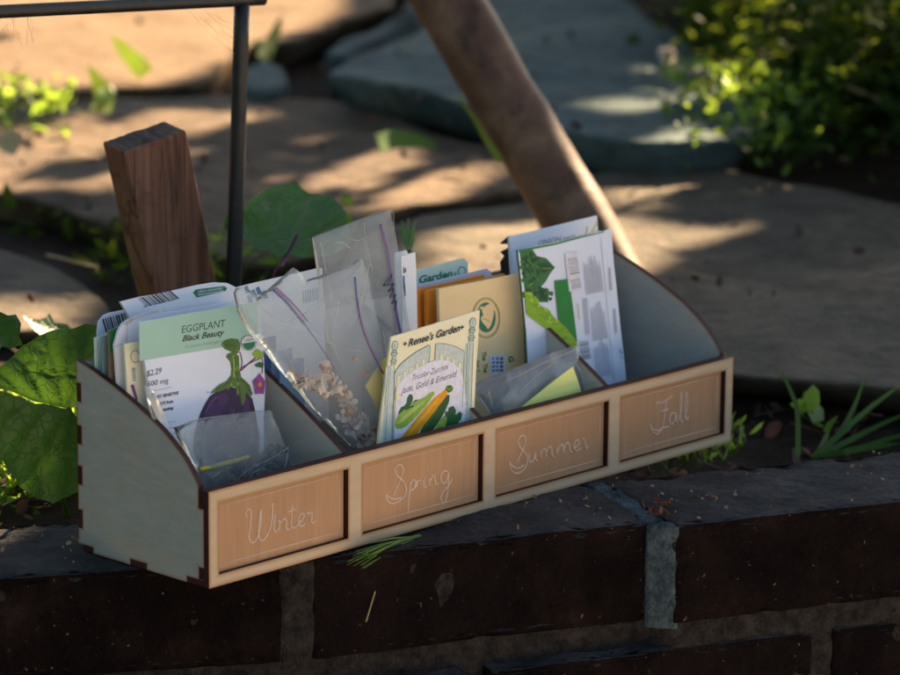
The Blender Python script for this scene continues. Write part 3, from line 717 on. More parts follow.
s.line(z([(150,350),(128,640),(112,980)]), .4, M['fenceline'], False); s.line(z([(748,175),(738,400),(722,900)]), .4, M['fenceline'], False)
for cx, cy in ((184, 192), (770, 18)):
    c = z([(cx, cy)])[0]
    s.ell(c[0], c[1], 3.2, 5., M['fenceline'], 12); s.ell(c[0], c[1], 2.6, 4.3, M['fence'], 12); s.line([(c[0]-1, c[1]+2), (c[0], c[1]-1), (c[0]+1, c[1]-2)], .5, M['fenceline'])
    for j, (w, dy, h) in enumerate(((2.2, 6, 1.6), (3.0, 8.5, 2.2), (2.0, 12, 2.6), (3.0, 15.5, 2.0), (2.2, 18.5, 2.))):
        x = c[0]-dy*.09; y = c[1]+dy
        s.poly([(x-w-.2, y-h*.5-.2), (x+w+.2, y-h*.5-.7), (x+w, y+h*.5-.3), (x-w-.2, y+h*.5+.3)], M['fenceline'], None); s.poly([(x-w*.7, y-h*.4), (x+w*.7, y-h*.4-.3), (x+w*.7, y+h*.3-.2), (x-w*.7, y+h*.3)], M['fence'], None)
s.poly(z([(180,402),(215,345),(262,300),(340,242),(400,210),(447,194),(434,330),(330,372),(250,432),(204,500),(184,620)]), M['fence']); s.line(z([(180,402),(215,345),(262,300),(340,242),(400,210),(447,194),(438,330)]), .55, M['fenceline'])
s.poly(z([(492,178),(560,178),(640,198),(690,225),(718,248),(712,430),(672,368),(620,322),(560,298),(482,300)]), M['fence']); s.line(z([(484,300),(492,178),(560,178),(640,198),(690,225),(718,248)]), .55, M['fenceline'], False)
for i in range(5):
    x = 215+i*46; y = 455-i*32; s.poly(z([(x-14, y-30), (x+6, y-42), (x+1, y+34), (x-18, y+44)]), M['artcream'], None); s.line(z([(x-14, y+40), (x-14, y-30), (x+6, y-42)]), .35, M['fenceline'], False)
for i in range(4):
    x = 530+i*46; y = 268+i*20+(i > 2)*8; s.poly(z([(x-8, y-18), (x+12, y-14), (x+10, y+36), (x-10, y+28)]), M['artcream'], None); s.line(z([(x-9, y+28), (x-8, y-18), (x+12, y-14)]), .35, M['fenceline'], False)
s.poly(z([(195,640),(192,520),(225,470),(222,620),(216,700),(196,700)]), M['artcream'], None)
s.poly(z(arch), M['artlilac'])
s.line(z([(705,250),(700,430),(690,640),(684,900)]), .5, M['fenceline'], False); s.line(z([(190,500),(172,640),(160,900)]), .5, M['fenceline'], False)
s.text("+", (402.6, 347), (406, 346), 5.5, M['ink_black'], .03); s.text("+", (459.8, 330.6), (463.5, 329.5), 5.5, M['ink_black'], .03)
s.text("Renee's Garden", (407.6, 346.6), (459, 331.2), 7.4, M['ink_black'], .02, .22)
s.text('Tricolor Zucchini', (410.5, 381), (447, 369), 6., M['ink_purple'], .0, .22)
s.text('Jade, Gold & Emerald', (400.5, 394), (455, 376.6), 6.4, M['ink_purple'], .0, .22)
z = lambda pts, ox=370, oy=280, k=4.5: [(ox+a/k, oy+b/k) for a, b in pts]
s.poly(z([(124,614),(128,590),(138,572),(152,566),(162,552),(165,530),(174,514),(186,514),(192,528),(190,545),(180,562),(200,540),(225,536),(215,560),(165,590),(140,612)]), M['leaf_ink'], None)
s.poly(z([(110,655),(113,630),(125,608),(160,575),(205,545),(245,525),(268,506),(284,500),(288,512),(272,535),(245,572),(205,615),(165,655),(135,670),(118,668)]), M['zuc_light'])
s.poly(z([(120,645),(150,608),(200,570),(245,540),(235,560),(190,600),(140,645)]), M['zuc_hi'], None); s.line(z([(122,655),(170,622),(230,565)]), .35, M['zuc_dark2'])
s.poly(z([(352,575),(372,565),(384,585),(382,608),(400,590),(412,600),(408,622),(392,645),(360,660),(335,668),(340,620)]), M['leaf_ink'], None)
s.poly(z([(335,590),(348,592),(350,612),(335,620)]), M['lettuce_mid'], None)
s.poly(z([(285,690),(296,655),(315,625),(332,610),(344,618),(340,645),(320,670),(300,690)]), M['zuc_light'], None)
s.poly(z([(345,515),(356,518),(354,545),(335,590),(305,640),(270,690),(215,720),(225,680),(262,610),(305,555)]), M['zuc_dark'])
s.poly(z([(340,530),(300,590),(250,660),(235,690),(250,640),(290,580)]), M['zuc_dark2'], None)
s.poly(z([(338,490),(349,505),(343,520),(300,575),(250,640),(205,700),(190,730),(120,730),(160,680),(220,605),(285,530)]), M['zuc_gold'])
s.poly(z([(330,500),(290,545),(225,620),(170,690),(160,715),(215,650),(290,560)]), M['zuc_gold2'], None)
s.poly(z([(336,492),(342,476),(362,472),(372,484),(368,498),(352,508)]), M['zuc_dark2'], None); s.line(z([(345,482),(355,495),(366,480)]), .4, M['zuc_hi'])
done(s, 'seed_packet', "cream seed packet with garden gate and three zucchini, frontmost in the Spring compartment", 'seed packet')
P = Plane(.22, .022, 0, 10, seed=23)
s = Sheet(P, [(366, 386), (375, 372), (386.5, 357.5), (400, 357), (410, 430), (381, 440), (379.5, 411)], M['p_yellow']); done(s, 'paper_card', 'yellow card turned cornerwise behind the zucchini packet', 'card')

# ------------------------------------------------------------------ plastic bags
def film(parent, name, plane, outline, mat, bulge=.004, crumple=.0018, L=.0045, freq=38, seed=0, layers=(1, -1), fold=None):
    uv = [plane.uv(*q) for q in outline]
    # smooth outline a little
    V, Fc, bd, be = tess2d(uv, L); mb = MB()
    B = [Vector((V[i][0], V[i][1], 0)) for i in range(len(V)) if bd[i]]
    for sg in layers:
        vs = []
        for i, (u, v) in enumerate(V):
            d = min((Vector((u, v, 0))-b).length for b in B) if not bd[i] else 0
            w = bulge*min(1, d/.014)**.6*sg
            n1 = noise.noise(Vector((u*freq, v*freq, seed+sg))); n2 = abs(noise.noise(Vector((u*freq*1.7+9, v*freq*1.1, seed*3+sg))))
            w += crumple*(n1*1.5+(.35-n2)*2.2)
            vs.append(plane.P(u, v, w))
        mb.add(vs, Fc if sg > 0 else [tuple(reversed(f)) for f in Fc], mat)
    return mb.build(name, parent)
def strip(parent, name, plane, px, w, mat, off=0.):
    mb = MB(); pts = catmull([(a, b, 0) for a, b in px], 6)
    mb.tube([plane.pp(p.x, p.y, off) for p in pts], w, mat, 6); return mb.build(name, parent)

P = Plane(.2, .060, 0, 5, bend=.003, seed=31)
tb = empty('zip_bag', P.O, 'tall clear zip bag rising highest above the box with violet zip line', 'plastic bag')
tb_out = [(312, 238), (335, 229), (360, 219), (388, 209.5), (392, 230), (399, 270), (409, 330), (414, 420), (345, 440), (330, 350), (320, 290)]
film(tb, 'film', P, tb_out, M['film'], .0035, .0007, seed=1, freq=22)
strip(tb, 'rim', P, [(312, 238), (335, 229), (360, 219), (388, 209.5), (392, 230), (399, 270), (409, 330)], .00028, M['film'])
strip(tb, 'zip_strip', P, [(373.5, 224), (380, 248), (385, 278), (390, 308), (395, 332), (398, 345)], .0008, M['zip'], .0045)
strip(tb, 'zip_strip', P, [(372.3, 226), (379, 250), (384, 280), (389, 310), (393.6, 334)], .0004, M['zip2'], .005)
strip(tb, 'marker_scribble', P, [(375, 285), (381, 277), (384, 274), (381, 281), (376, 285), (382, 284), (386, 283), (380, 291), (386, 288), (382, 297), (388, 294), (384, 303), (389, 300), (387, 310)], .00025, M['p_dark'], .0056)
TBP = P
P = Plane(.15, .036, 0, 5, bend=.003, seed=32)
hb = empty('zip_bag', P.O, 'open wrinkled zip bag holding pale husks in the Spring compartment', 'plastic bag')
hb_out = [(231.5, 293), (234, 288), (240, 287), (248, 293), (256, 297), (264, 290), (277, 278), (290, 267), (297, 272), (303, 280), (330, 270), (358, 258), (364, 275), (375, 330), (386, 385), (380, 440), (350, 448), (330, 428), (290, 385), (262, 352), (246, 330), (236, 312)]
film(hb, 'film', P, hb_out, M['film'], .006, .0008, seed=5, freq=26)
strip(hb, 'rim', P, [(262, 352), (246, 330), (236, 312), (231.5, 293), (234, 288), (240, 287), (248, 293), (256, 306), (272, 320), (290, 318), (320, 295), (345, 273), (358, 258)], .0003, M['film'], .003)
strip(hb, 'zip_strip', P, [(266, 289), (276, 298), (288, 312), (296, 322)], .0009, M['zip'], .004)
strip(hb, 'zip_strip', P, [(268, 287), (279, 297), (291, 310), (299, 320)], .0005, M['zip2'], .0045)
strip(hb, 'zip_strip', P, [(296, 322), (312, 345), (330, 372), (340, 392)], .0004, M['zip'], .004)
strip(hb, 'zip_strip', P, [(343.5, 276), (346, 300), (352, 328), (362, 352), (372, 372)], .0007, M['zip'], .0062)
strip(hb, 'zip_strip', P, [(345, 300), (350, 326), (360, 350), (370, 370)], .0004, M['zip2'], .0072)
for kk in ([(240, 290), (262, 325), (285, 370)], [(232, 295), (238, 318), (248, 338)], [(300, 330), (325, 345), (350, 350)], [(358, 262), (350, 300), (340, 330)], [(372, 330), (378, 370), (380, 400)], [(252, 300), (268, 330), (278, 350)], [(328, 300), (322, 340), (334, 370)]):
    strip(hb, 'crease_highlight', P, kk, .00013, M['film_highlight'], .0062)  # thin pale strips drawn as highlights on the folds
for kk in ([(316, 242), (322, 275), (328, 300)], [(358, 222), (362, 250), (372, 290)], [(335, 232), (350, 240), (362, 236)], [(322, 246), (336, 242), (345, 248)]):
    strip(tb, 'crease_highlight', TBP, kk, .00013, M['film_highlight'], .0042)
# husks and seeds in it
hk = MB(); rr = random.Random(11)
path = [(318, 366, 7), (322, 376, 8), (312, 384, 9), (302, 380, 7), (296, 383, 6), (318, 392, 9), (332, 388, 7), (338, 396, 8), (343, 405, 9), (346, 414, 10), (352, 420, 11), (358, 425, 10), (352, 432, 9), (360, 436, 9), (356, 441, 8), (348, 425, 10), (364, 440, 6)]
def flake(mb, c, r, mat, rr):
    d1 = Vector([rr.gauss(0, 1) for _ in range(3)]).normalized(); d2 = d1.orthogonal().normalized(); q = Matrix.Rotation(rr.uniform(0, 6.3), 3, d1); d2 = q @ d2; d3 = d1.cross(d2)
    n = 8; vs = [c+d1*r*.45*rr.uniform(.2, 1)]
    for k in range(n):
        a = 2*math.pi*k/n; vs.append(c+(d2*math.cos(a)+d3*math.sin(a)*.7)*r*rr.uniform(.82, 1.12))
    mb.add(vs, [(0, 1+k, 1+(k+1) % n) for k in range(n)], mat)
for (x, y, r) in path:
    for _ in range(22):
        a, b = x+rr.gauss(0, r*.36), y+rr.gauss(0, r*.36); big = rr.random() < .6
        c = P.pp(a, b, rr.uniform(0, .005)); flake(hk, c, rr.uniform(.002, .0038) if big else rr.uniform(.0012, .002), M['fluff'] if big else M['seed'], rr)
o = hk.build('seed_husks', base=P.O); tag(o, 'pale pink-brown papery husks gathered along the bottom of the wrinkled bag', 'seed husks', kind='stuff')
for i, (x, y, lab) in enumerate(((294, 375, 'small brown seed left of the husk pile, seen through the wrinkled bag'), (349, 358, 'single round brown seed above the husks near the violet zip line'), (357, 371, 'brown seed pair lying just left of the yellow card'), (361, 374, 'pale brown seed right beside another near the yellow card'))):
    mb = MB(); c = P.pp(x, y, .002); r = .0016
    vs = []; fs = []
    for a in range(6):
        th = math.pi*(a+.5)/6
        for b in range(8):
            ph = 2*math.pi*b/8; vs.append(c+Vector((math.sin(th)*math.cos(ph)*r*1.15, math.sin(th)*math.sin(ph)*r*.6, math.cos(th)*r*(.85+.1*math.sin(ph*2)))))
    fs = [(a*8+b, a*8+(b+1) % 8, (a+1)*8+(b+1) % 8, (a+1)*8+b) for a in range(5) for b in range(8)]+[tuple(range(8))[::-1], tuple(40+b for b in range(8))]
    mb.add(vs, fs, M['seed']); o = mb.build('seed', base=c); tag(o, lab, 'seed', 'loose seeds in the wrinkled bag')

P = Plane(.05, .022, 0, 14, bend=.0015, seed=33)
wb = empty('zip_bag', P.O, 'small low zip bag with a yellow zip strip, in the Winter compartment', 'plastic bag')
film(wb, 'film', P, [(172, 428), (195, 420), (220, 416), (250, 412), (268, 411), (277, 430), (284, 450), (292, 475), (205, 500), (190, 470)], M['film_dim'], .006, .0016, seed=8, freq=30)
strip(wb, 'rim', P, [(172, 428), (195, 420), (220, 416), (250, 412), (268, 411)], .0003, M['film'])
strip(wb, 'zip_strip', P, [(193, 470), (208, 466.5), (225, 462), (242, 457)], .0013, M['zipy'], .004)
P2 = Plane(.05, .014, 0, 25, bend=.001, seed=34)
fo = film(wb, 'film_fold', P2, [(222, 486), (240, 470), (262, 460), (279, 448), (281, 470), (262, 482)], M['film_clear'], .0012, .0022, seed=9, layers=(1,))
for kk in ([(222, 486), (240, 470), (262, 459), (279, 448)], [(279, 448), (276, 466), (268, 480)], [(203, 478), (212, 472), (224, 467)], [(240, 478), (250, 470), (262, 473)]): strip(wb, 'crease_highlight', P, kk, .00016, M['film_highlight'], .0062)
ch = MB(); rr = random.Random(5)
poly_c = [(200, 470), (212, 468), (240, 459), (262, 452), (276, 441), (283, 452), (290, 475), (210, 495)]
def inpoly(x, y, P_):
    c = False; n = len(P_)
    for i in range(n):
        x1, y1 = P_[i][0], P_[i][1]; x2, y2 = P_[(i+1) % n][0], P_[(i+1) % n][1]
        if (y1 > y) != (y2 > y) and x < (x2-x1)*(y-y1)/(y2-y1)+x1: c = not c
    return c
n = 0
while n < 900:
    x, y = rr.uniform(195, 292), rr.uniform(438, 500)
    if not inpoly(x, y, poly_c): continue
    n += 1; flake(ch, P.pp(x, y, rr.uniform(-.003, .002)), rr.uniform(.0007, .0019), M['chaff'] if rr.random() < .8 else M['seed'], rr)
o = ch.build('seed_chaff', base=P.O); tag(o, 'dark crumbly seed chaff filling the low bag in the Winter compartment', 'seed chaff', kind='stuff')

P = Plane(.33, .0175, 0, 12, bend=.001, seed=35)
cb = empty('cellophane_sleeve', P.O, 'glossy crinkled cellophane sleeve leaning in the Summer compartment', 'plastic sleeve')
for kk in ([(519, 406), (530, 395), (544, 382), (556, 371), (566, 363)], [(473, 398), (478, 405), (483, 413)], [(482, 392), (484, 399), (485, 406)], [(500, 381), (520, 372), (540, 362), (560, 354), (576, 347)], [(570, 364), (574, 372), (578, 385)], [(505, 400), (520, 385), (535, 372), (545, 366)]): strip(cb, 'crease_highlight', P, kk, .00022, M['film_highlight'], .0055)  # fold highlights laid on the sleeve as pale strips
film(cb, 'film', P, [(468, 386), (480, 380), (505, 372), (530, 362), (555, 352), (577, 345.5), (580, 360), (585, 395), (588, 425), (500, 440), (488, 412)], M['film_clear'], .0045, .0013, seed=12, freq=22)
P = Plane(.33, .0095, 0, 10, seed=36, wob=.0001)
s = Sheet(P, [(520, 409), (548, 386), (573, 366.5), (577, 378), (584, 400), (586, 430), (512, 440)], M['p_lime']); done(s, 'paper_card', 'yellow-green card at the right end of the glossy cellophane sleeve', 'card')
P = Plane(.0, .030, 0, 10, bend=.001, seed=37)
sl = MB()
vv = film(None, 'plastic_wrap', P, [(144, 385), (150, 388), (160, 402), (168, 420), (172, 440), (160, 440), (146, 400)], M['film_clear'], .0015, .0015, seed=15)
LOC[vv.name] = Vector((0, 0, 0)); tag(vv, 'crinkled scrap of clear wrap tucked against the eggplant packet beside the left side panel', 'plastic wrap')

# ------------------------------------------------------------------ brick wall
wall = empty('brick_wall', (0, 0, -.4), 'low garden wall of dark worn bricks with pale mortar under the seed box', 'wall')
def brick(a, b, depth, ztop, h, parent=wall, seed=0, name='brick'):
    a, b = Vector(a), Vector(b); U = (b-a).normalized(); L = (b-a).length; W = Vector((-U.y, U.x, 0)); 
    bm = bmesh.new(); bmesh.ops.create_cube(bm, size=1)
    for v in bm.verts: v.co = Vector(((v.co.x+.5)*L, (v.co.y+.5)*depth, (v.co.z-.5)*h))
    bmesh.ops.bevel(bm, geom=bm.edges[:], offset=.0045, segments=2, profile=.6, affect='EDGES')
    bmesh.ops.triangulate(bm, faces=bm.faces[:]); split_long(bm, .0075)
    bm.normal_update()
    for v in bm.verts:
        p = v.co*28+Vector((seed*5.1, 0, 0)); e = noise.noise(p)*.0016+noise.noise(p*4)*.0011+max(0, noise.noise(p*1.7+Vector((9, 9, 9)))-.35)*-.008+noise.noise(v.co*9+Vector((seed, 0, 0)))*.0022
        v.co += v.normal*(e-.0012)
    for v in bm.verts: v.co = Vector((a.x, a.y, ztop))+U*v.co.x+W*v.co.y+Vector((0, 0, v.co.z))
    return from_bm(bm, name, [M['brick']], parent, smooth=True)
A1 = onz(284, 560); A0d = (onz(0, 575.5)-onz(284, 560)).normalized()
B0, B1 = onz(312, 557), onz(648.5, 520.7); C0 = onz(675.5, 524.2); Cd = (onz(900, 500)-C0).normalized()
top = []
top.append((A1+A0d*.205, A1)); top.append((B0, B1)); top.append((C0, C0+Cd*.205))
p = A1+A0d*.223
for k in range(3): top.append((p+A0d*.205, p)); p = p+A0d*.223
p = C0+Cd*.223
for k in range(4): top.append((p, p+Cd*.205)); p = p+Cd*.223
for i, (a, b) in enumerate(top): brick(a, b, .102, 0, .061, seed=i*3+1)
# second course, joints staggered
J = onz(660, 522); K1 = C0+Cd*.092
q = K1; low = []
for k in range(4): low.append((q+Cd*.012, q+Cd*.217)); q = q+Cd*.217
low.append((K1-Cd*.205, K1)); q2 = K1-Cd*.217
dBA = (B0-B1).normalized()
low.append((q2+dBA*.205, q2))
q2 = q2+dBA*.217
for k in range(3): low.append((q2+A0d*.205, q2)); q2 = q2+A0d*.217
for i, (a, b) in enumerate(low): brick(a, b, .1, -.074, .061, seed=i*3+60)
# mortar core
def mortar_run(pts, depth, z1, z0, inset, seed):
    mb = MB(); 
    dens = []
    for i in range(len(pts)-1):
        a, b = pts[i], pts[i+1]; n = max(1, int((b-a).length/.006)); dens += [a.lerp(b, k/n) for k in range(n)]
    dens.append(pts[-1]); nz = 12 if z1-z0 < .1 else 40
    N = len(dens); prof = []
    vs = []
    ring = [(0, z0+(z1-z0)*j/nz) for j in range(nz+1)]+[(depth*j/8, z1) for j in range(1, 9)]+[(depth, z1+(z0-z1)*j/4) for j in range(1, 5)]
    for i, c in enumerate(dens):
        d = (dens[min(i+1, N-1)]-dens[max(i-1, 0)]).normalized(); w = Vector((-d.y, d.x, 0))
        for (dd, zz) in ring:
            p_ = c+w*(dd+inset if dd < depth*.5 else dd-inset*.5)+Vector((0, 0, zz)); e = noise.noise(Vector((p_.x*60, p_.y*60, p_.z*60+seed)))*.0016+noise.noise(p_*200)*.0008
            vs.append(p_-w*e*(1 if dd == 0 else 0)+Vector((0, 0, e if dd > 0 else 0)))
    m = len(ring); mb.add(vs, [(i*m+j, (i+1)*m+j, (i+1)*m+j+1, i*m+j+1) for i in range(N-1) for j in range(m-1)], M['mortar'])
    return mb.build('mortar', wall)
spine = [A1+A0d*.9, A1, (A1+B0)/2+Vector((0, 0, 0)), B0, B1, C0+(B1-C0)*.0, C0+Cd*1.1]
mortar_run(spine, .100, -.0035, -.45, .0032, 1)
def joint(a, b, da, db, mat, z1=-.0022, z0=-.0635, seed=0):
    """mortar filling the gap between two bricks, front from a to b, running back along da / db"""
    mb = MB(); nu, nv, nz = 9, 50, 30; vs = []
    rows = [(0, z0+(z1-z0)*j/nz) for j in range(nz)]+[(t/nv, z1) for t in range(nv+1)]
    for i in range(nu+1):
        for (v, zz) in rows:
            u = i/nu; p_ = (a+da*v).lerp(b+db*v, u); p_ = Vector((p_.x, p_.y, zz)); f = (b-a).normalized(); w = Vector((-f.y, f.x, 0))
            e = noise.noise(p_*70+Vector((seed, 0, 0)))*.0020+noise.noise(p_*220)*.0014+(.0016 if 0 < i < nu else -.0005)
            vs.append(p_+w*(.0022-(e if v == 0 else 0))+Vector((0, 0, (e-.0012) if v > 0 else 0)))
    m = len(rows); mb.add(vs, [(i*m+j, (i+1)*m+j, (i+1)*m+j+1, i*m+j+1) for i in range(nu) for j in range(m-1)], mat); return mb.build('mortar', wall)
def perp(d): return Vector((-d.y, d.x, 0))
joint(B1-(B1-B0).normalized()*.002, C0+Cd*.002, perp((B1-B0).normalized())*.1, perp(Cd)*.1, M['mortar_pale'], seed=3)
joint(A1+A0d*.002, B0-dBA*.002, perp(-A0d)*.1, perp(-dBA)*.1, M['mortar'], seed=9)  # left joint in the darker copy, box shadow painted in
# deeper courses below, out of the photograph but there from the side
for cz in (-.148,):
    q = K1-Cd*.1
    for k in range(3): brick(q, q+Cd*.205, .1, cz, .061, seed=k+90); q = q+Cd*.217
    q = K1-Cd*.112
    for k in range(3): brick(q+dBA*.205, q, .1, cz, .061, seed=k+97); q = q+dBA*.217

# ------------------------------------------------------------------ ground
def ysign(x, y):   # side of the wall's middle line: >0 behind
    if x < B0.x: a, d = A1, -A0d
    else: a, d = B0, (C0-B0).normalized() if x < C0.x else Cd
    w = Vector((-d.y, d.x, 0)); return (Vector((x, y, 0))-a).dot(w)-.05
def soil_z(x, y):
    s = ysign(x, y)
    if s < 0: return -.42
    n = noise.noise(Vector((x*3, y*3, 0)))*.012+noise.noise(Vector((x*14, y*14, 3)))*.006+noise.noise(Vector((x*50, y*50, 5)))*.003
    base = -.030 if y+x*.45 < .62 else -.027
    return base+n
def axis(lo, hi, fine0, fine1, step):
    a = [lo]; 
    x = fine0
    k = lo
    out = []
    v = fine0
    while v < fine1: out.append(v); v += step
    g = []
    d = step; v = fine0
    while v > lo: d *= 1.35; v -= d; g.append(max(v, lo))
    h = []; d = step; v = out[-1]
    while v < hi: d *= 1.35; v += d; h.append(min(v, hi))
    return g[::-1]+out+h
xs = axis(-60, 60, -.5, 2.4, .02); ys = axis(-60, 60, -.6, 2.2, .02)
mb = MB(); vs = [(x, y, soil_z(x, y)) for y in ys for x in xs]; nx = len(xs)
mb.add(vs, [(j*nx+i, j*nx+i+1, (j+1)*nx+i+1, (j+1)*nx+i) for j in range(len(ys)-1) for i in range(nx-1)], M['soil'])
o = mb.build('ground'); o['kind'] = 'structure'; o['label'] = 'dark garden soil'

def flag(px, zt, th, mat, label, seed, amp=.004, grp='flagstones of the garden terrace'):
    pts = []
    W = [onz(a, b, zt) for a, b in px]
    N = len(W); bm = bmesh.new(); vv = []
    for i in range(N):
        a, b = W[i], W[(i+1) % N]; n = max(1, int((b-a).length/.045))
        for k in range(n):
            p_ = a.lerp(b, k/n); e = Vector((noise.noise(p_*9+Vector((seed, 0, 0))), noise.noise(p_*9+Vector((0, seed, 7))), 0))*.009
            vv.append(bm.verts.new(p_+e))
    f = bm.faces.new(vv); bm.normal_update()
    if f.normal.z < 0: f.normal_flip()
    r = bmesh.ops.extrude_face_region(bm, geom=[f]); 
    for g in r['geom']:
        if isinstance(g, bmesh.types.BMVert):
            g.co.z -= th; ce = sum(W, Vector())/N; dd = Vector((ce.x-g.co.x, ce.y-g.co.y, 0)); g.co += dd.normalized()*min(.035, dd.length*.3)
    bm.normal_update(); bmesh.ops.recalc_face_normals(bm, faces=bm.faces[:])
    te = [e for e in bm.edges if all(abs(v.co.z-zt) < 1e-4 for v in e.verts)]
    bmesh.ops.bevel(bm, geom=te, offset=.006, segments=2, profile=.6, affect='EDGES')
    bmesh.ops.triangulate(bm, faces=bm.faces[:]); split_long(bm, .045)
    for v in bm.verts:
        v.co.z += amp*(noise.noise(v.co*5+Vector((seed, 0, 0)))*1.6+noise.noise(v.co*16)*.8) if v.co.z > zt-th*.7 else 0
        v.co += Vector((noise.noise(v.co*30), noise.noise(v.co*30+Vector((3, 3, 3))), 0))*.003
    c = sum(W, Vector())/N; o = from_bm(bm, 'flagstone', [mat], None, (c.x, c.y, zt-th), smooth=True); return tag(o, label, 'flagstone', grp)
flag([(345, 250), (380, 228), (420, 212), (480, 203), (540, 195), (585, 172), (640, 149), (700, 158), (780, 178), (860, 195), (980, 215), (1080, 260), (1060, 410), (980, 397), (900, 387), (820, 379), (735, 372), (620, 368), (520, 350), (420, 320), (340, 290)], .0, .024, M['greystone'], 'large grey-brown flagstone right behind the box, its left corner lit by the sun', 1)
flag([(-120, 118), (0, 109), (110, 97), (230, 94), (330, 97), (400, 114), (460, 138), (520, 153), (572, 172), (540, 189), (470, 197), (415, 205), (370, 220), (335, 245), (280, 262), (240, 264), (190, 252), (150, 238), (110, 225), (60, 206), (0, 194), (-80, 185), (-130, 160)], .0, .04, M['brownstone'], 'brown flagstone in the middle, half in shade, behind the wooden stake', 2, .006)
flag([(322, 73), (360, 55), (420, 30), (470, 8), (520, -12), (600, -20), (660, 20), (700, 55), (740, 88), (770, 122), (735, 138), (690, 143), (640, 143), (600, 140), (560, 132), (500, 110), (410, 88)], .03, .045, M['bluestone'], 'blue-grey flagstone behind the leaning pole', 3)
flag([(-160, 112), (0, 102), (110, 88), (205, 80), (225, 62), (255, 44), (300, 42), (345, 22), (395, 6), (410, -40), (300, -90), (0, -90), (-200, -60)], .005, .04, M['sandstone'], 'sunlit sandy flagstone at the top left beneath the iron crossbar', 4)
flag([(237, 82), (245, 68), (262, 60), (284, 66), (290, 80), (275, 90), (250, 90)], .01, .06, M['bluestone'], 'small blue-grey stone between two larger flagstones, right of the iron upright', 5)
flag([(-120, 245), (0, 248), (50, 266), (95, 290), (118, 318), (95, 330), (40, 332), (-60, 330), (-130, 300)], -.015, .03, M['greystone'], 'shaded grey flagstone at the left edge, above the broad leaf', 6)
flag([(345, 55), (380, 30), (420, 4), (450, -20), (520, -40), (600, -60), (480, -70), (430, -45), (412, 0), (398, 14), (350, 32), (325, 50)], .02, .05, M['bluestone'], 'long bluish stone at the top behind the pole head', 7)
# far pale flags beyond the frame top so the terrace goes on
flag([(-200, -100), (0, -95), (280, -96), (400, -60), (380, -150), (100, -160), (-250, -150)], .02, .09, M['sandstone'], 'far sandy flagstone beyond the top left of the terrace', 8)

# ------------------------------------------------------------------ stake, trellis, pole
def tostake():
    root = empty('wooden_stake', ony(180, 330, .30), 'weathered reddish wooden stake with a slanted cut top, behind the left end of the box', 'stake')
    Y = .27
    fl, fr_ = ony(124, 152, Y), ony(186, 130.5, Y); bl, br = ony(155, 292, Y), ony(217, 284, Y)
    dl, dr = (bl-fl).normalized(), (br-fr_).normalized()
    bl2, br2 = fl+dl*((fl.z+.06)/-dl.z), fr_+dr*((fr_.z+.06)/-dr.z)
    # back offset so that the left narrow side shows
    t0 = onz(113, 147, fl.z+.0008); back = (t0-fl); back = Vector((-.003, .0165, .0045))
    bm = bmesh.new()
    c = [fl, fr_, br2, bl2]; v = [bm.verts.new(p) for p in c]+[bm.verts.new(p+back) for p in c]
    fs = [(0, 1, 2, 3), (4, 7, 6, 5), (0, 4, 5, 1), (1, 5, 6, 2), (2, 6, 7, 3), (3, 7, 4, 0)]
    for i, f in enumerate(fs):
        q = bm.faces.new([v[k] for k in f])
        if i == 2: q.material_index = 1
    bmesh.ops.recalc_face_normals(bm, faces=bm.faces[:])
    bmesh.ops.bevel(bm, geom=bm.edges[:], offset=.0008, segments=1, affect='EDGES')
    bmesh.ops.triangulate(bm, faces=bm.faces[:]); split_long(bm, .006); bm.normal_update()
    for w in bm.verts:
        n1 = noise.noise(Vector((w.co.x*260, w.co.y*260, w.co.z*14))); w.co += w.normal*n1*.0006
    return from_bm(bm, 'stake_board', [M['stake'], M['endgrain']], root, smooth=False)
tostake()
sb = MB(); 
tr = empty('iron_frame', ony(234, 340, .25), 'thin black iron garden frame, an upright under a crossbar, behind the box', 'garden frame')
a, b = ony(242, 4, .25), ony(233.5, 290, .25); d = (b-a).normalized(); b2 = a+d*((a.z+.06)/-d.z)
mb = MB(); mb.tube([a.lerp(b2, k/14)+Vector((noise.noise(Vector((k, 0, 0)))*.0006, 0, 0)) for k in range(15)], .0049, M['iron'], 14); mb.build('upright', tr)
mb = MB(); e0 = ony(263, -1, .25); w0 = ony(-60, 14.5, .25); mb.tube([e0.lerp(w0, k/10)+Vector((0, 0, noise.noise(Vector((k, 5, 0)))*.0006)) for k in range(11)], [.0040]*11, M['iron'], 14)
wl = e0+(w0-e0).normalized()*.75
mb.tube([w0, wl], .0040, M['iron'], 12); mb.build('crossbar', tr)
mb = MB(); mb.tube([wl, Vector((wl.x, wl.y, -.06))], .005, M['iron'], 12); mb.build('upright', tr)
# cobweb threads at the corner
cw = MB(); rr = random.Random(2)
for k in range(9):
    p0 = ony(236-rr.uniform(0, 50), 10, .25); p1 = ony(240, rr.uniform(20, 60), .25); cw.tube([p0, p0.lerp(p1, .5)-Vector((0, 0, .002)), p1], .00007, M['fluff'], 3)
o = cw.build('cobweb', base=ony(236, 10, .25)); tag(o, 'faint cobweb threads at the corner of the iron crossbar and upright', 'cobweb')
cw = MB()
for k in range(12):
    x = rr.uniform(0, 30); p0 = ony(x, 17, .25); p1 = ony(x+rr.uniform(-14, 12), rr.uniform(26, 48), .25); cw.tube([p0, p1], .00007, M['fluff'], 3)
o = cw.build('cobweb', base=ony(10, 17, .25)); tag(o, 'faint cobweb threads under the left end of the iron crossbar', 'cobweb')

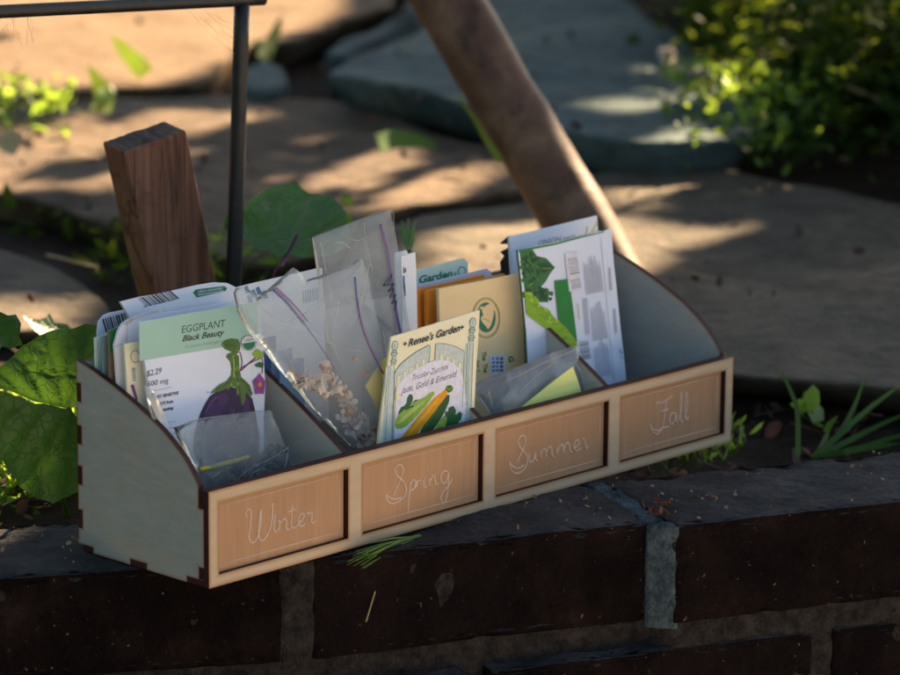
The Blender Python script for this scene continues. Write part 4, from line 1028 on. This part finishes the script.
B_, T_ = atD(634, 320, 2.76), atD(401.5, -80, 2.86)
pole = empty('wooden_pole', (B_.x, B_.y, .02), 'thick smooth brown wooden pole leaning to the left behind the box', 'pole')
mb = MB(); N = 40; pts = []; rs = []
for k in range(N+1):
    t = k/N; p_ = B_.lerp(T_, t*1.5)
    p_ = p_+Vector((noise.noise(Vector((t*4, 0, 1))), noise.noise(Vector((0, t*4, 2))), 0))*.0012; pts.append(p_); rs.append(.0252+.0012*noise.noise(Vector((t*9, 3, 3)))+.0018*t)
mb.tube(pts, rs, M['log'], 28)
me_v = []
o = mb.build('shaft', pole)
for v in o.data.vertices:
    w = v.co+LOC[pole.name]; v.co += Vector((noise.noise(w*40), noise.noise(w*40+Vector((5, 5, 5))), 0))*.0012

# ------------------------------------------------------------------ vegetation
def leafpoly(name, plane, outline, mat, veins, amp=.004, parent=None, base=None, L=.006, vw=.0011, jag=.0):
    uv = [plane.uv(*q) for q in outline]
    if jag:
        out = []; n0 = len(uv); rr = random.Random(len(outline))
        for i in range(n0):
            a, b = Vector((*uv[i], 0)), Vector((*uv[(i+1) % n0], 0)); d = b-a; n = max(1, int(d.length/.0045)); nn = Vector((-d.y, d.x, 0)).normalized()
            for k in range(n):
                p_ = a.lerp(b, k/n)+nn*rr.uniform(-1, 1)*jag; out.append((p_.x, p_.y))
        uv = out
    V, Fc, bd, be = tess2d(uv, L); mb = MB(); vn = []
    segs = []
    for vv in veins:
        q = [plane.uv(*p_) for p_ in vv[0]]
        for i in range(len(q)-1): segs.append((Vector((*q[i], 0)), Vector((*q[i+1], 0)), vv[1]))
    vs = []
    for u, v in V:
        p_ = Vector((u, v, 0)); best = 0; dmin = 1
        for a, b, w in segs:
            t = max(0, min(1, (p_-a).dot(b-a)/max(1e-9, (b-a).length_squared))); d = (p_-a.lerp(b, t)).length/w
            dmin = min(dmin, d/.01); best = max(best, 1-d/vw)
        vn.append(max(0, min(1, best)))
        w = amp*(noise.noise(Vector((u*18, v*18, 2)))*1.2+noise.noise(Vector((u*55, v*55, 2)))*1.)+.0034*min(1, dmin)**.6
        vs.append(plane.P(u, v, w))
    mb.add(vs, Fc, mat); mb.at['vein'] = vn
    return mb.build(name, parent, base)
# near broad leaf at the left
pl1 = Plane(-.01, .165, -38, 12, z0=-.02, seed=41); pl2 = Plane(-.02, .150, -20, -12, z0=-.02, seed=42)
bp = empty('broad_leaf_plant', onz(80, 500, -.03), 'broad veined green leaf beside the left side panel, upper half glowing in the sun', 'plant')
lf = leafpoly('leaf', pl1, [(-70, 372), (-30, 362), (0, 366), (12, 356), (22, 346), (37, 337), (52, 331), (68, 329), (85, 324), (99, 326), (98, 345), (104, 362), (100, 380), (88, 398), (70, 409), (35, 401), (0, 388), (-40, 376)], M['bigleaf'],
    [([(70, 408), (35, 400), (0, 387), (-40, 374)], 1.7), ([(62, 406), (58, 380), (50, 355), (46, 334)], 1), ([(58, 380), (70, 365), (72, 345)], .7), ([(44, 403), (34, 380), (22, 362), (12, 356)], 1), ([(68, 405), (78, 385), (84, 360), (86, 335)], 1), ([(22, 396), (10, 382), (-5, 372)], .9), ([(50, 355), (38, 348)], .6), ([(34, 380), (44, 368), (48, 350)], .6), ([(78, 385), (92, 372)], .6), ([(84, 360), (96, 350)], .6), ([(57, 378), (44, 372)], .5), ([(66, 372), (80, 378)], .5), ([(24, 368), (32, 360)], .5)], .0025, bp, L=.0028, jag=.0006, vw=.0014)
lf['label'] = 'sunlit upper leaf half with a net of veins'
lf = leafpoly('leaf', pl2, [(-60, 380), (0, 390), (35, 402), (70, 409), (82, 425), (84, 470), (76, 490), (52, 501), (37, 497), (20, 486), (8, 470), (0, 458), (-30, 448), (-60, 440)], M['bigleaf'],
    [([(70, 409), (35, 402), (0, 390)], 1.5), ([(66, 410), (52, 440), (44, 470), (42, 495)], 1), ([(50, 406), (30, 430), (16, 460)], 1), ([(30, 401), (8, 420), (-10, 440)], 1), ([(70, 412), (72, 440), (68, 480)], 1), ([(52, 440), (62, 455)], .6), ([(30, 430), (36, 450)], .6)], .003, bp, L=.0032, jag=.0006, vw=.0014)
lf['label'] = 'shaded lower leaf half hanging down'
mb = MB(); q0 = onz(68, 520, -.03); mb.tube(catmull([pl1.pp(70, 408), pl1.pp(66, 450)+Vector((0, .01, 0)), q0], 6), .0014, M['grass'], 7); mb.build('stalk', bp)
# small leaf above it, and pale tips
pl3 = Plane(-.03, .20, 0, 15, z0=-.02, seed=43)
lf = leafpoly('small_leaf', pl3, [(-25, 318), (-8, 312), (4, 316), (12, 315), (17, 324), (16, 336), (20, 345), (10, 348), (0, 346), (-6, 354), (-22, 350)], M['bigleaf'], [([(12, 350), (2, 336), (-14, 322)], 1)], .002, None, onz(0, 400, -.03), jag=.001)
tag(lf, 'small lobed green leaf at the left edge above the broad leaf', 'leaf')
pl4 = Plane(.03, .26, 10, 50, z0=-.02, seed=44)
lf = leafpoly('pale_leaf', pl4, [(20, 318), (38, 322), (46, 318), (55, 325), (66, 326), (74, 332), (66, 336), (52, 336), (40, 338), (32, 331)], M['backleaf'], [([(70, 333), (45, 328), (22, 319)], 1)], .003, None, onz(45, 400, -.03), jag=.0012)
tag(lf, 'pale jagged leaf tip catching the sun just behind the broad leaf', 'leaf')
# upright broad leaf behind the box
P = Plane(.28, .23, -18, 8, z0=-.03, bend=.004, seed=45)
bq = empty('upright_leaf_plant', onz(272, 330, -.03), 'upright broad green leaf on a purple stalk, behind the box next to the iron upright', 'plant')
lf = leafpoly('leaf', P, [(219, 226), (220, 215), (229, 209), (240, 204), (246, 196), (256, 190), (268, 185), (282, 183), (292, 181.5), (298, 187), (306, 192), (318, 192.5), (328, 195), (334, 202), (339, 212), (343, 226), (345, 240), (330, 252), (315, 257.5), (298, 257), (288, 255), (284, 262), (278, 262), (270, 252), (256, 249), (244, 243), (232, 236), (226, 238)], M['backleaf'],
    [([(282, 256), (292, 238), (302, 214), (306, 200)], 2.2), ([(283, 255), (270, 225), (262, 200)], .9), ([(281, 256), (255, 236), (236, 222)], .9), ([(288, 245), (312, 235), (335, 222)], .9), ([(285, 250), (282, 220), (284, 190)], .8)], .004, bq, L=.0045, jag=.0008)
mb = MB(); mb.tube(catmull([P.pp(294, 235, .001), P.pp(283, 256, .0015), P.pp(272, 278), onz(262, 330, -.03)], 6), [.0009]*6+[.0016]*13, M['stemred'], 7); mb.build('stalk', bq)

def weed(name, label, cat, spots, n, size, h, mat, seed, group=None, zb=-.03, upright=.4, blade=.5, stems=True):
    """spots: world ground points (x, y, radius)"""
    rr = random.Random(seed); mb = MB(); st = MB()
    c0 = Vector((spots[0][0], spots[0][1], zb)); root = empty(name, c0, label, cat, group)
    for k in range(n):
        x, y, r = spots[k % len(spots)]
        a = rr.uniform(0, 6.28); q = r*math.sqrt(rr.random()); gx, gy = x+q*math.cos(a), y+q*math.sin(a)
        z = zb+h*rr.random()**.7; c = Vector((gx, gy, z)); s_ = size*rr.uniform(.55, 1.3)
        d = Vector((rr.gauss(0, 1), rr.gauss(0, 1), rr.gauss(upright, .6))).normalized(); w = d.cross(Vector((rr.gauss(0, 1), rr.gauss(0, 1), rr.gauss(0, 1)))).normalized(); up = w.cross(d)
        wd = blade*s_; b = [c, c+d*s_*.3+w*wd*.42+up*s_*.08, c+d*s_*.7+w*wd*.38+up*s_*.05, c+d*s_-up*s_*.08, c+d*s_*.7-w*wd*.38+up*s_*.05, c+d*s_*.3-w*wd*.42+up*s_*.08, c+d*s_*.35, c+d*s_*.7-up*s_*.02]
        mb.add(b, [(0, 1, 6), (1, 2, 7, 6), (2, 3, 7), (0, 6, 5), (6, 7, 4, 5), (7, 3, 4)], mat)
        if stems and k % 4 == 0: st.tube([(x+(gx-x)*.4, y+(gy-y)*.4, zb), c], size*.03, mat, 4)
    mb.build('foliage', root)
    if st.v: st.build('stem', root)
    return root
def g(px, py, r, z=-.03): q = onz(px, py, z); return (q.x, q.y, r)
weed('clover_patch', 'bright yellow-green weeds lit by the sun under the broad leaf at the lower left', 'weeds', [g(10, 500, .04), g(45, 505, .04), g(72, 500, .035), g(-20, 500, .05), g(30, 480, .05), g(5, 470, .04)], 480, .014, .05, M['weed'], 1)
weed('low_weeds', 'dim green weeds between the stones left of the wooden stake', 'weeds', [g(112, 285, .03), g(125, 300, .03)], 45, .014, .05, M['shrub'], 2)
weed('low_weeds', 'small green leaves at the foot of the wooden stake and iron upright', 'weeds', [g(215, 300, .05), g(235, 290, .05), g(200, 305, .03), g(255, 290, .04)], 60, .019, .05, M['weed'], 3)
weed('low_weeds', 'dark green weeds below the upright broad leaf behind the tall bag', 'weeds', [g(300, 285, .05), g(330, 280, .04)], 45, .018, .05, M['weed'], 4)
weed('weed_tuft', 'sunlit yellow-green tuft between the stones at the left edge', 'weeds', [g(10, 128, .06, 0), g(35, 122, .04, 0)], 90, .016, .045, M['weed'], 5, zb=0)
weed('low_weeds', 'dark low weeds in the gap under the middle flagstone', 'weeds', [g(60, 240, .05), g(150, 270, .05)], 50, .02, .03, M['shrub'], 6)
weed('moss_patch', 'dark green sprigs just under the right end of the box', 'weeds', [g(690, 462, .025, -.02), g(665, 468, .02, -.02), g(718, 456, .02, -.02)], 110, .012, .02, M['weed'], 7, zb=-.022, upright=1.5, blade=.25)
weed('clover_leaf_plant', 'dull grey-green lobed leaf lying in the soil right of the box', 'plant', [g(815, 408, .012, -.01), g(825, 412, .014, -.01)], 6, .02, .012, M['grass'], 8, zb=-.02, upright=0, blade=.8)

def blade(mb, pts, w, mat, n=8):
    c = catmull(pts, n); N = len(c); vs = []
    view = RF
    for i, p_ in enumerate(c):
        d = (c[min(i+1, N-1)]-c[max(i-1, 0)]).normalized(); s_ = d.cross(view).normalized(); ww = w*(1-(i/(N-1))**3)*.5+.0001
        vs += [p_+s_*ww, p_-s_*ww+view*.0003]
    mb.add(vs, [(2*i, 2*i+1, 2*i+3, 2*i+2) for i in range(N-1)], mat)
def blades(name, label, lst, w, mat, D, cat='grass'):
    mb = MB(); b0 = None
    for pts in lst:
        W = [atD(a, b, D+(k*.02 if len(pts) > 2 else k*.01)) for k, (a, b) in enumerate(pts)]; b0 = b0 or W[0]; blade(mb, W, w, mat)
    o = mb.build(name, base=b0); return tag(o, label, cat)
blades('grass_shoot', 'single bent grass blade right of the box, tip pointing up left', [[(798, 456), (798, 425), (796, 405), (788, 385), (778, 366)]], .0032, M['grass'], 2.33)
blades('grass_tuft', 'tuft of grass blades leaning right at the right edge above the wall', [[(812, 458), (840, 432), (855, 405), (866, 373)], [(815, 458), (850, 425), (880, 400), (905, 383)], [(818, 456), (850, 440), (880, 425), (925, 405)], [(822, 455), (860, 448), (900, 436), (940, 432)], [(816, 457), (825, 440), (830, 425)], [(845, 452), (880, 446), (915, 444)]], .0036, M['grass'], 2.40)
blades('grass_shoot', 'thin grass blade crossing the brick edge at the far right', [[(880, 478), (892, 475), (910, 468)]], .002, M['grass'], 2.28)
blades('grass_shoot', 'bright yellow-green grass blade along the left side of the leaning pole', [[(502, 162), (488, 142), (474, 118), (455, 93)]], .005, M['weed'], 2.75)
blades('grass_sprig', 'small green grass sprig poking up behind the white cards', [[(408, 252), (405, 235), (402, 220)], [(409, 252), (409, 236), (408, 217)], [(409, 252), (412, 235), (416, 220)], [(408, 250), (404, 240), (400, 226)], [(410, 250), (413, 240), (414, 228)]], .0022, M['needle'], 2.3)
blades('grass_sprout', 'short lit sprout just right of the leaning pole', [[(590, 168), (593, 150), (596, 134)]], .011, M['weed'], 3.3)
blades('grass_sprout', 'small lit sprout on the stone edge near the white flower stem', [[(660, 152), (650, 142), (640, 135)]], .010, M['weed'], 3.4)
blades('white_clover', 'bent green stem topped by a small white flower, on the bluestone edge', [[(694, 140), (686, 120), (678, 95), (668, 58)]], .007, M['weed'], 3.55, 'wildflower')
mb = MB(); rr = random.Random(8)
for k in range(26): flake(mb, atD(668+rr.gauss(0, 3), 56+rr.gauss(0, 2.4), 3.58), .006, M['fluff'], rr)
o = mb.build('white_flower', base=atD(668, 56, 3.58)); tag(o, 'tiny white flower head on the bent green stem', 'flower')
blades('leaf_sprout', 'bright upright leaf left of centre on the sunlit flagstone', [[(100, 112), (104, 98), (98, 82), (88, 66)], [(108, 100), (106, 94), (112, 86)]], .018, M['weed'], 3.3)
blades('leaf_sprout', 'bright slanting leaf above the other, topmost on the sunlit flagstone', [[(146, 74), (136, 62), (124, 50), (112, 36)]], .018, M['weed'], 3.6)
blades('leaf_sprout', 'green sprout in the dark gap right of the iron upright', [[(262, 58), (270, 44), (276, 30), (282, 16)], [(268, 60), (262, 48), (256, 40)]], .012, M['weed'], 3.5)
blades('dry_leaf', 'fallen pale leaf lying on the stone near the left edge', [[(2, 150), (10, 142), (22, 134)]], .02, M['dry'], 3.0, 'leaf')
blades('dry_leaf', 'faint dry leaf lying flat on the shaded middle flagstone', [[(378, 143), (395, 139), (418, 141), (440, 146)]], .016, M['needle'], 3.15, 'leaf')
# pine needles under the box
mb = MB(); rr = random.Random(3); b0 = None
for k in range(24):
    x0_, y0_ = 423-rr.uniform(0, 22), 533.5+rr.uniform(0, 3); L_ = rr.uniform(34, 66); an = R(157+rr.gauss(0, 6))
    y0_ += (423-x0_)*.26
    a = ony(x0_, y0_, -.004+rr.uniform(-.002, .002)); b = ony(x0_+L_*math.cos(an), y0_+L_*math.sin(an), -.010-rr.uniform(0, .008)); b0 = b0 or a
    mb.tube([a, a.lerp(b, .5)+Vector((0, 0, .001)), b], [.0005, .00045, .00015], M['needle'], 5)
o = mb.build('pine_needles', base=b0); tag(o, 'bunch of green pine needles sticking out beneath the Spring plate', 'pine needles')
mb = MB(); mb.tube(catmull([ony(383, 560, .0), ony(376, 588, -.01), ony(366, 622, -.012)], 5), .0005, M['dry'], 5)
c = ony(382, 557, 0)
for k in range(6): flake(mb, c, .0018, M['dry'], rr)
o = mb.build('dry_needle', base=c); tag(o, 'single dry straw-coloured needle hanging down the brick face', 'pine needles')
mb = MB(); c = onz(659, 507, .004)
for k in range(26): flake(mb, c+Vector((rr.gauss(0, .004), rr.gauss(0, .003), rr.uniform(-.003, .004))), rr.uniform(.0012, .003), M['rust'], rr)
o = mb.build('dried_flower', base=c); tag(o, 'rusty brown dried flower in the mortar joint right of the middle brick', 'dried flower')
# leaf litter and twigs on the bed
mb = MB(); rr = random.Random(21)
for k in range(1100):
    x = rr.uniform(-.1, 1.0); y = rr.uniform(-.25, .6)
    if ysign(x, y) < .062 or (x > .62 and y > .12): continue
    c = Vector((x, y, soil_z(x, y)+.004))
    if rr.random() < .6: flake(mb, c, rr.uniform(.003, .009), M['chaff'] if rr.random() < .6 else M['rust'], rr)
    else:
        a = rr.uniform(0, 6.28); L_ = rr.uniform(.01, .04); mb.tube([c, c+Vector((math.cos(a)*L_, math.sin(a)*L_, rr.uniform(0, .006)))], .0009, M['chaff'] if rr.random() < .7 else M['rust'], 4)
o = mb.build('leaf_litter', base=(.3, .2, -.03)); tag(o, 'brown leaf litter and twigs on the soil behind the wall', 'leaf litter', kind='stuff')
mb = MB(); rr = random.Random(61)
for k in range(110):
    px, py = rr.uniform(-40, 940), rr.uniform(-10, 330); q = onz(px, py, .0); hh = .004
    if 322 < px < 770 and 10 < py < 140: q = onz(px, py, .032); hh = .003
    flake(mb, q+Vector((0, 0, hh)), rr.uniform(.002, .006), M['chaff'] if rr.random() < .7 else M['rust'], rr)
    if k % 7 == 0:
        an = rr.uniform(0, 6.28); L_ = rr.uniform(.02, .06); mb.tube([q+Vector((0, 0, hh)), q+Vector((math.cos(an)*L_, math.sin(an)*L_, hh+.003))], .001, M['dry'], 4)
o = mb.build('paving_litter', base=(1, .8, 0)); tag(o, 'dry leaf bits and twigs strewn over the flagstones', 'leaf litter', kind='stuff')
# crumbs of debris on the wall
mb = MB()
for k in range(170):
    e = rr.choice(top[:3]); t = rr.random(); d = (e[1]-e[0]).normalized(); w = Vector((-d.y, d.x, 0)); c = e[0].lerp(e[1], t)+w*rr.uniform(.004, .1); c.z = .0008
    flake(mb, c, rr.uniform(.0005, .0018), M['dry'] if rr.random() < .5 else M['seed'], rr)
o = mb.build('wall_debris', base=(.2, 0, 0)); tag(o, 'tiny crumbs and dry bits scattered on the wall top', 'debris', kind='stuff')

# shrubs at the top right
def shrub(label, px, py, rad, h, n, size, seed, mat='shrub', z0=0, name='leafy_shrub'):
    q = onz(px, py, z0); h *= .40; n = int(n*1.5); size *= .62; rr = random.Random(seed); root = empty(name, q, label, 'shrub', 'shrubs behind the terrace')
    cl = [(Vector((rr.gauss(0, rad*.5), rr.gauss(0, rad*.5), h*(.1+.9*rr.random()))), rr.uniform(.2, .45)*rad) for _ in range(18)]
    mb = MB(); st = MB()
    for c, r in cl:
        st.tube([q, q+c*.5+Vector((rr.gauss(0, .01), 0, 0)), q+c], [.004, .003, .0015], M['dry'], 5)
    for k in range(n):
        c, r = rr.choice(cl); p_ = q+c+Vector((rr.gauss(0, r), rr.gauss(0, r), rr.gauss(0, r*.6)))
        if p_.z < .005: p_.z = rr.uniform(.005, .06)
        s_ = size*rr.uniform(.6, 1.4); d = Vector((rr.gauss(0, 1), rr.gauss(0, 1), rr.gauss(.1, .6))).normalized(); w = d.cross(Vector((rr.gauss(0, .5), rr.gauss(0, .5), 1))).normalized()
        mb.add([p_, p_+d*s_*.5+w*s_*.32, p_+d*s_-Vector((0, 0, s_*.15)), p_+d*s_*.5-w*s_*.32], [(0, 1, 2, 3)], M[mat])
    mb.build('foliage', root); st.build('stem', root); return root
shrub('loose lighter green shrub at the top right with pale bell-like flowers', 790, 100, .08, .30, 380, .016, 1, 'weed')
for lab, px, py, rad, h, n, sz, sd in (
    ('dark low shrub right above the blue-grey flagstone, nearest the leaning pole', 640, -75, .10, .20, 1100, .03, 5),
    ('loose dark shrub between the blue-grey flagstone and the blossoms', 755, 60, .06, .2, 600, .024, 14),
    ('dark shrub above the far corner of the blue-grey flagstone', 725, -30, .11, .25, 1400, .03, 4),
    ('shrub behind the pale blossoms at the top right', 795, 5, .12, .30, 1700, .03, 6),
    ('dense dark shrub at the corner of the big grey-brown flagstone', 850, 70, .11, .34, 1900, .03, 2),
    ('low dark shrub spreading over the edge of the big flagstone at right', 885, 128, .10, .26, 1500, .028, 8),
    ('dark shrub at the right edge just above the big flagstone', 960, 150, .12, .3, 1500, .03, 3),
    ('taller dark shrub near the right edge, behind the low one', 930, 60, .15, .44, 2200, .03, 9),
    ('dark shrub along the top edge of the picture at far right', 890, -15, .16, .40, 2200, .03, 10),
    ('dark shrub farthest right, mostly outside the picture', 1010, 60, .2, .5, 2000, .034, 7)): shrub(lab, px, py, rad, h, n, sz, sd)
mb = MB(); rr = random.Random(9)
for (x, y) in ((725, 20), (735, 26), (792, 14), (765, 22), (788, 38), (838, 10), (880, 26), (842, 38)):
    for k in range(16): flake(mb, atD(x+rr.gauss(0, 4), y+rr.gauss(0, 3), 3.75), .009, M['fluff'], rr)
o = mb.build('pale_blossoms', base=atD(760, 25, 3.75)); tag(o, 'pale blossoms dotted over the loose shrub at top right', 'blossoms', kind='stuff')
weed('weed_tuft', 'lit weeds along the edge of the bluestone at right', 'weeds', [g(715, 138, .06, .01), g(745, 145, .06, .01), g(775, 152, .06, .01), g(790, 162, .05, .01), g(690, 140, .04, .01), g(735, 120, .05, .05)], 240, .014, .08, M['weed'], 15, zb=.0)

# ------------------------------------------------------------------ sun and an unseen tree, its crown shaped to shade the box
AZ, EL = R(14), R(30)
SD = Vector((math.cos(EL)*math.cos(AZ), math.cos(EL)*math.sin(AZ), math.sin(EL)))
def gpoly(px, z=0.01): return [(lambda q: (q.x, q.y))(onz(a, b, z)) for a, b in px]
def spot(px, py, D, r=.05):
    q = atD(px, py, D); q = q-SD*(q.z/SD.z); return ([(q.x+r*1.5*math.cos(k), q.y+r*math.sin(k)) for k in range(6)], .03)
LIT = [spot(593, 150, 3.3), spot(648, 143, 3.4), spot(690, 130, 3.55), spot(680, 95, 3.55), spot(669, 58, 3.56), spot(98, 82, 3.3), spot(104, 100, 3.3), spot(128, 55, 3.6), spot(272, 40, 3.5), spot(762, 60, 3.8, .08), spot(790, 40, 3.8, .08), spot(480, 130, 2.75, .03),
 ([(-.09, .135), (.05, .135), (.05, .23), (-.09, .26)], .04),
  # (ground polygon, amount of leaves kept inside)
 (gpoly([(-300, 92), (0, 96), (110, 84), (205, 76), (225, 58), (262, 44), (300, 36), (355, 6), (380, -40), (250, -120), (-400, -120)]), .10),
 (gpoly([(-200, 118), (0, 112), (110, 101), (225, 97), (300, 103), (225, 130), (190, 165), (100, 190), (0, 186), (-200, 180)]), .24),
 (gpoly([(375, 300), (392, 222), (420, 213), (480, 204), (545, 196), (610, 190), (640, 200), (655, 260), (640, 300), (500, 300)]), .05),
 (gpoly([(590, 172), (640, 152), (690, 155), (720, 165), (690, 200), (640, 200), (600, 195)]), .25),
 (gpoly([(640, 200), (700, 205), (775, 208), (780, 216), (720, 232), (680, 252), (650, 285), (630, 290)]), .12),
 (gpoly([(640, 126), (700, 118), (730, 128), (700, 142), (640, 138)]), .2),
 (gpoly([(-200, 300), (130, 310), (130, 330), (110, 540), (-200, 560)], -.03), .06),
 ([(lambda q: (q.x, q.y))(pl1.pp(a, b)-SD*(pl1.pp(a, b).z/SD.z)) for a, b in [(-60, 340), (0, 300), (115, 290), (140, 340), (110, 450), (-60, 430)]], .05),
 ([(x-SD.x*.05/SD.z, y-SD.y*.05/SD.z) for x, y in gpoly([(720, 40), (800, -20), (960, -20), (980, 60), (900, 120), (760, 120)], .05)], .5),
 (gpoly([(230, 100), (330, 100), (400, 118), (500, 150), (480, 190), (380, 205), (230, 190)]), .60),
 (gpoly([(700, 125), (800, 135), (800, 160), (700, 150)]), .45),
]
def in2(x, y, P_):
    return inpoly(x, y, P_)
def litness(x, y):
    for P_, keep in LIT:
        if in2(x, y, P_): return keep
    return 1.
tree = empty('shade_tree', (5.3, 3.5, 0), 'leafy tree outside the picture, crown shaped to shade the wall and box', 'tree')
mb = MB(); rr = random.Random(77)
for k in range(48000):
    if k >= 34000: x, y = rr.uniform(.4, 2.4), rr.uniform(-.25, 1.9)
    elif k < 25000:
        x, y = rr.uniform(-2.6, 3.9), rr.uniform(-2.0, 2.7)
        if x > -.5 and y < -.31: continue
    else: x, y = rr.uniform(-.45, .95), rr.uniform(-.29, .6)
    kp = litness(x, y)
    if kp < 1:
        ra, rb = x*.97+y*.24, y*.97-x*.24; nz = noise.noise(Vector((ra*2.4, rb*13., 4)))*.6+.5    # clumps drawn out along the light
        if nz > kp+.08 or rr.random() > .85: continue
    h = rr.uniform(1.35, 2.5) if kp == 1 else rr.uniform(.85, 1.4); t = h/SD.z; c = Vector((x, y, 0))+SD*t
    s_ = rr.uniform(.05, .10) if kp == 1 else rr.uniform(.03, .06)
    d = Vector((rr.gauss(0, 1), rr.gauss(0, 1), rr.gauss(0, .8))).normalized(); w = d.cross(SD+Vector((rr.gauss(0, .5), rr.gauss(0, .5), rr.gauss(0, .5)))).normalized()
    mb.add([c-d*s_*.5, c+w*s_*.34, c+d*s_*.5, c-w*s_*.34], [(0, 1, 2, 3)], M['crown'])
mb.build('crown', tree)
mb = MB(); mb.tube(catmull([(5.3, 3.5, -.05), (5.25, 3.45, .8), (5.1, 3.35, 1.6), (4.9, 3.2, 2.4)], 6), [.11-.004*i for i in range(19)], M['log'], 12)
for ex in ((3.6, 2.6, 2.2), (4.3, 4.0, 2.1), (6.6, 3.6, 2.2), (6.2, 1.6, 2.4), (3.2, 3.2, 2.0)):
    mb.tube(catmull([(5.15, 3.38, 1.5), ((5.1+ex[0])/2, (3.3+ex[1])/2, 2.1), ex], 6), [.05-.003*i for i in range(13)], M['log'], 8)
mb.build('trunk', tree)
# added, unseen: hedge cuts skylight on the left, pale patio bounces sun forward
hedge = empty('skylight_block_hedge', (-1.9, 1.2, -.42), 'unseen dark hedge added on the left to cut skylight from the side panel', 'hedge')
mb = MB()
for k in range(9000):
    x, y, z_ = -1.9+rr.gauss(0, .10), rr.uniform(-1.0, 4.2), rr.uniform(-.42, 2.0)
    d = Vector((rr.gauss(0, 1), rr.gauss(0, 1), rr.gauss(0, 1))).normalized(); w = d.cross(Vector((1, rr.gauss(0, .5), rr.gauss(0, .5)))).normalized(); s_ = rr.uniform(.06, .12); c = Vector((x, y, z_))
    mb.add([c-d*s_*.5, c+w*s_*.3, c+d*s_*.5, c-w*s_*.3], [(0, 1, 2, 3)], M['crown'])
mb.build('foliage', hedge)
mb = MB()
for k in range(12): yy = -.9+k*.45; mb.tube([(-1.9, yy, -.45), (-1.9, yy+.03, .7), (-1.88, yy, 1.8)], [.03, .022, .008], M['log'], 7)
mb.build('stem', hedge)
mb = MB(); gx = [-3+i*.25 for i in range(40)]; gy = [-6+i*.25 for i in range(24)]
gy = [v for v in gy if v <= -.25]
mb.add([(x, y, -.412+noise.noise(Vector((x, y, 0)))*.004) for y in gy for x in gx], [(j*len(gx)+i, j*len(gx)+i+1, (j+1)*len(gx)+i+1, (j+1)*len(gx)+i) for j in range(len(gy)-1) for i in range(len(gx)-1)], M['patio'])
o = mb.build('patio'); o['kind'] = 'structure'; o['label'] = 'unseen pale patio added to bounce sunlight onto the box front'

sun = bpy.data.lights.new('sun', 'SUN'); sun.energy = 5; sun.angle = R(.5); sun.color = (1., .74, .45)
so_ = bpy.data.objects.new('sun', sun); COL.objects.link(so_); so_.location = (6, 2, 5); so_.rotation_euler = SD.to_track_quat('Z', 'Y').to_euler()
w = bpy.data.worlds.new('World'); SC.world = w; w.use_nodes = True; nt_ = w.node_tree; bg = nt_.nodes['Background']
sky = nt_.nodes.new('ShaderNodeTexSky'); sky.sky_type = 'NISHITA'; sky.sun_disc = False; sky.sun_elevation = EL; sky.sun_rotation = R(90)-AZ; sky.air_density = 1.0; sky.dust_density = 1.5
nt_.links.new(sky.outputs[0], bg.inputs['Color']); bg.inputs['Strength'].default_value = .036

cam = bpy.data.cameras.new('camera'); co = bpy.data.objects.new('camera', cam); COL.objects.link(co); SC.camera = co
cam.sensor_width = 36; cam.lens = F/900*36; cam.clip_end = 500; cam.clip_start = .05
mw = Matrix.Identity(4)
for i in range(3): mw[i][0] = RX[i]; mw[i][1] = -RD[i]; mw[i][2] = -RF[i]; mw[i][3] = CP[i]
co.matrix_world = mw
cam.dof.use_dof = True; cam.dof.focus_distance = 2.10; cam.dof.aperture_fstop = 10.6
SC.view_settings.view_transform = 'Standard'; SC.view_settings.look = 'None'; SC.view_settings.exposure = 2.62; SC.view_settings.gamma = 1
SC.render.engine = 'CYCLES'; SC.cycles.use_denoising = True; SC.cycles.transparent_max_bounces = 24; SC.cycles.max_bounces = 8
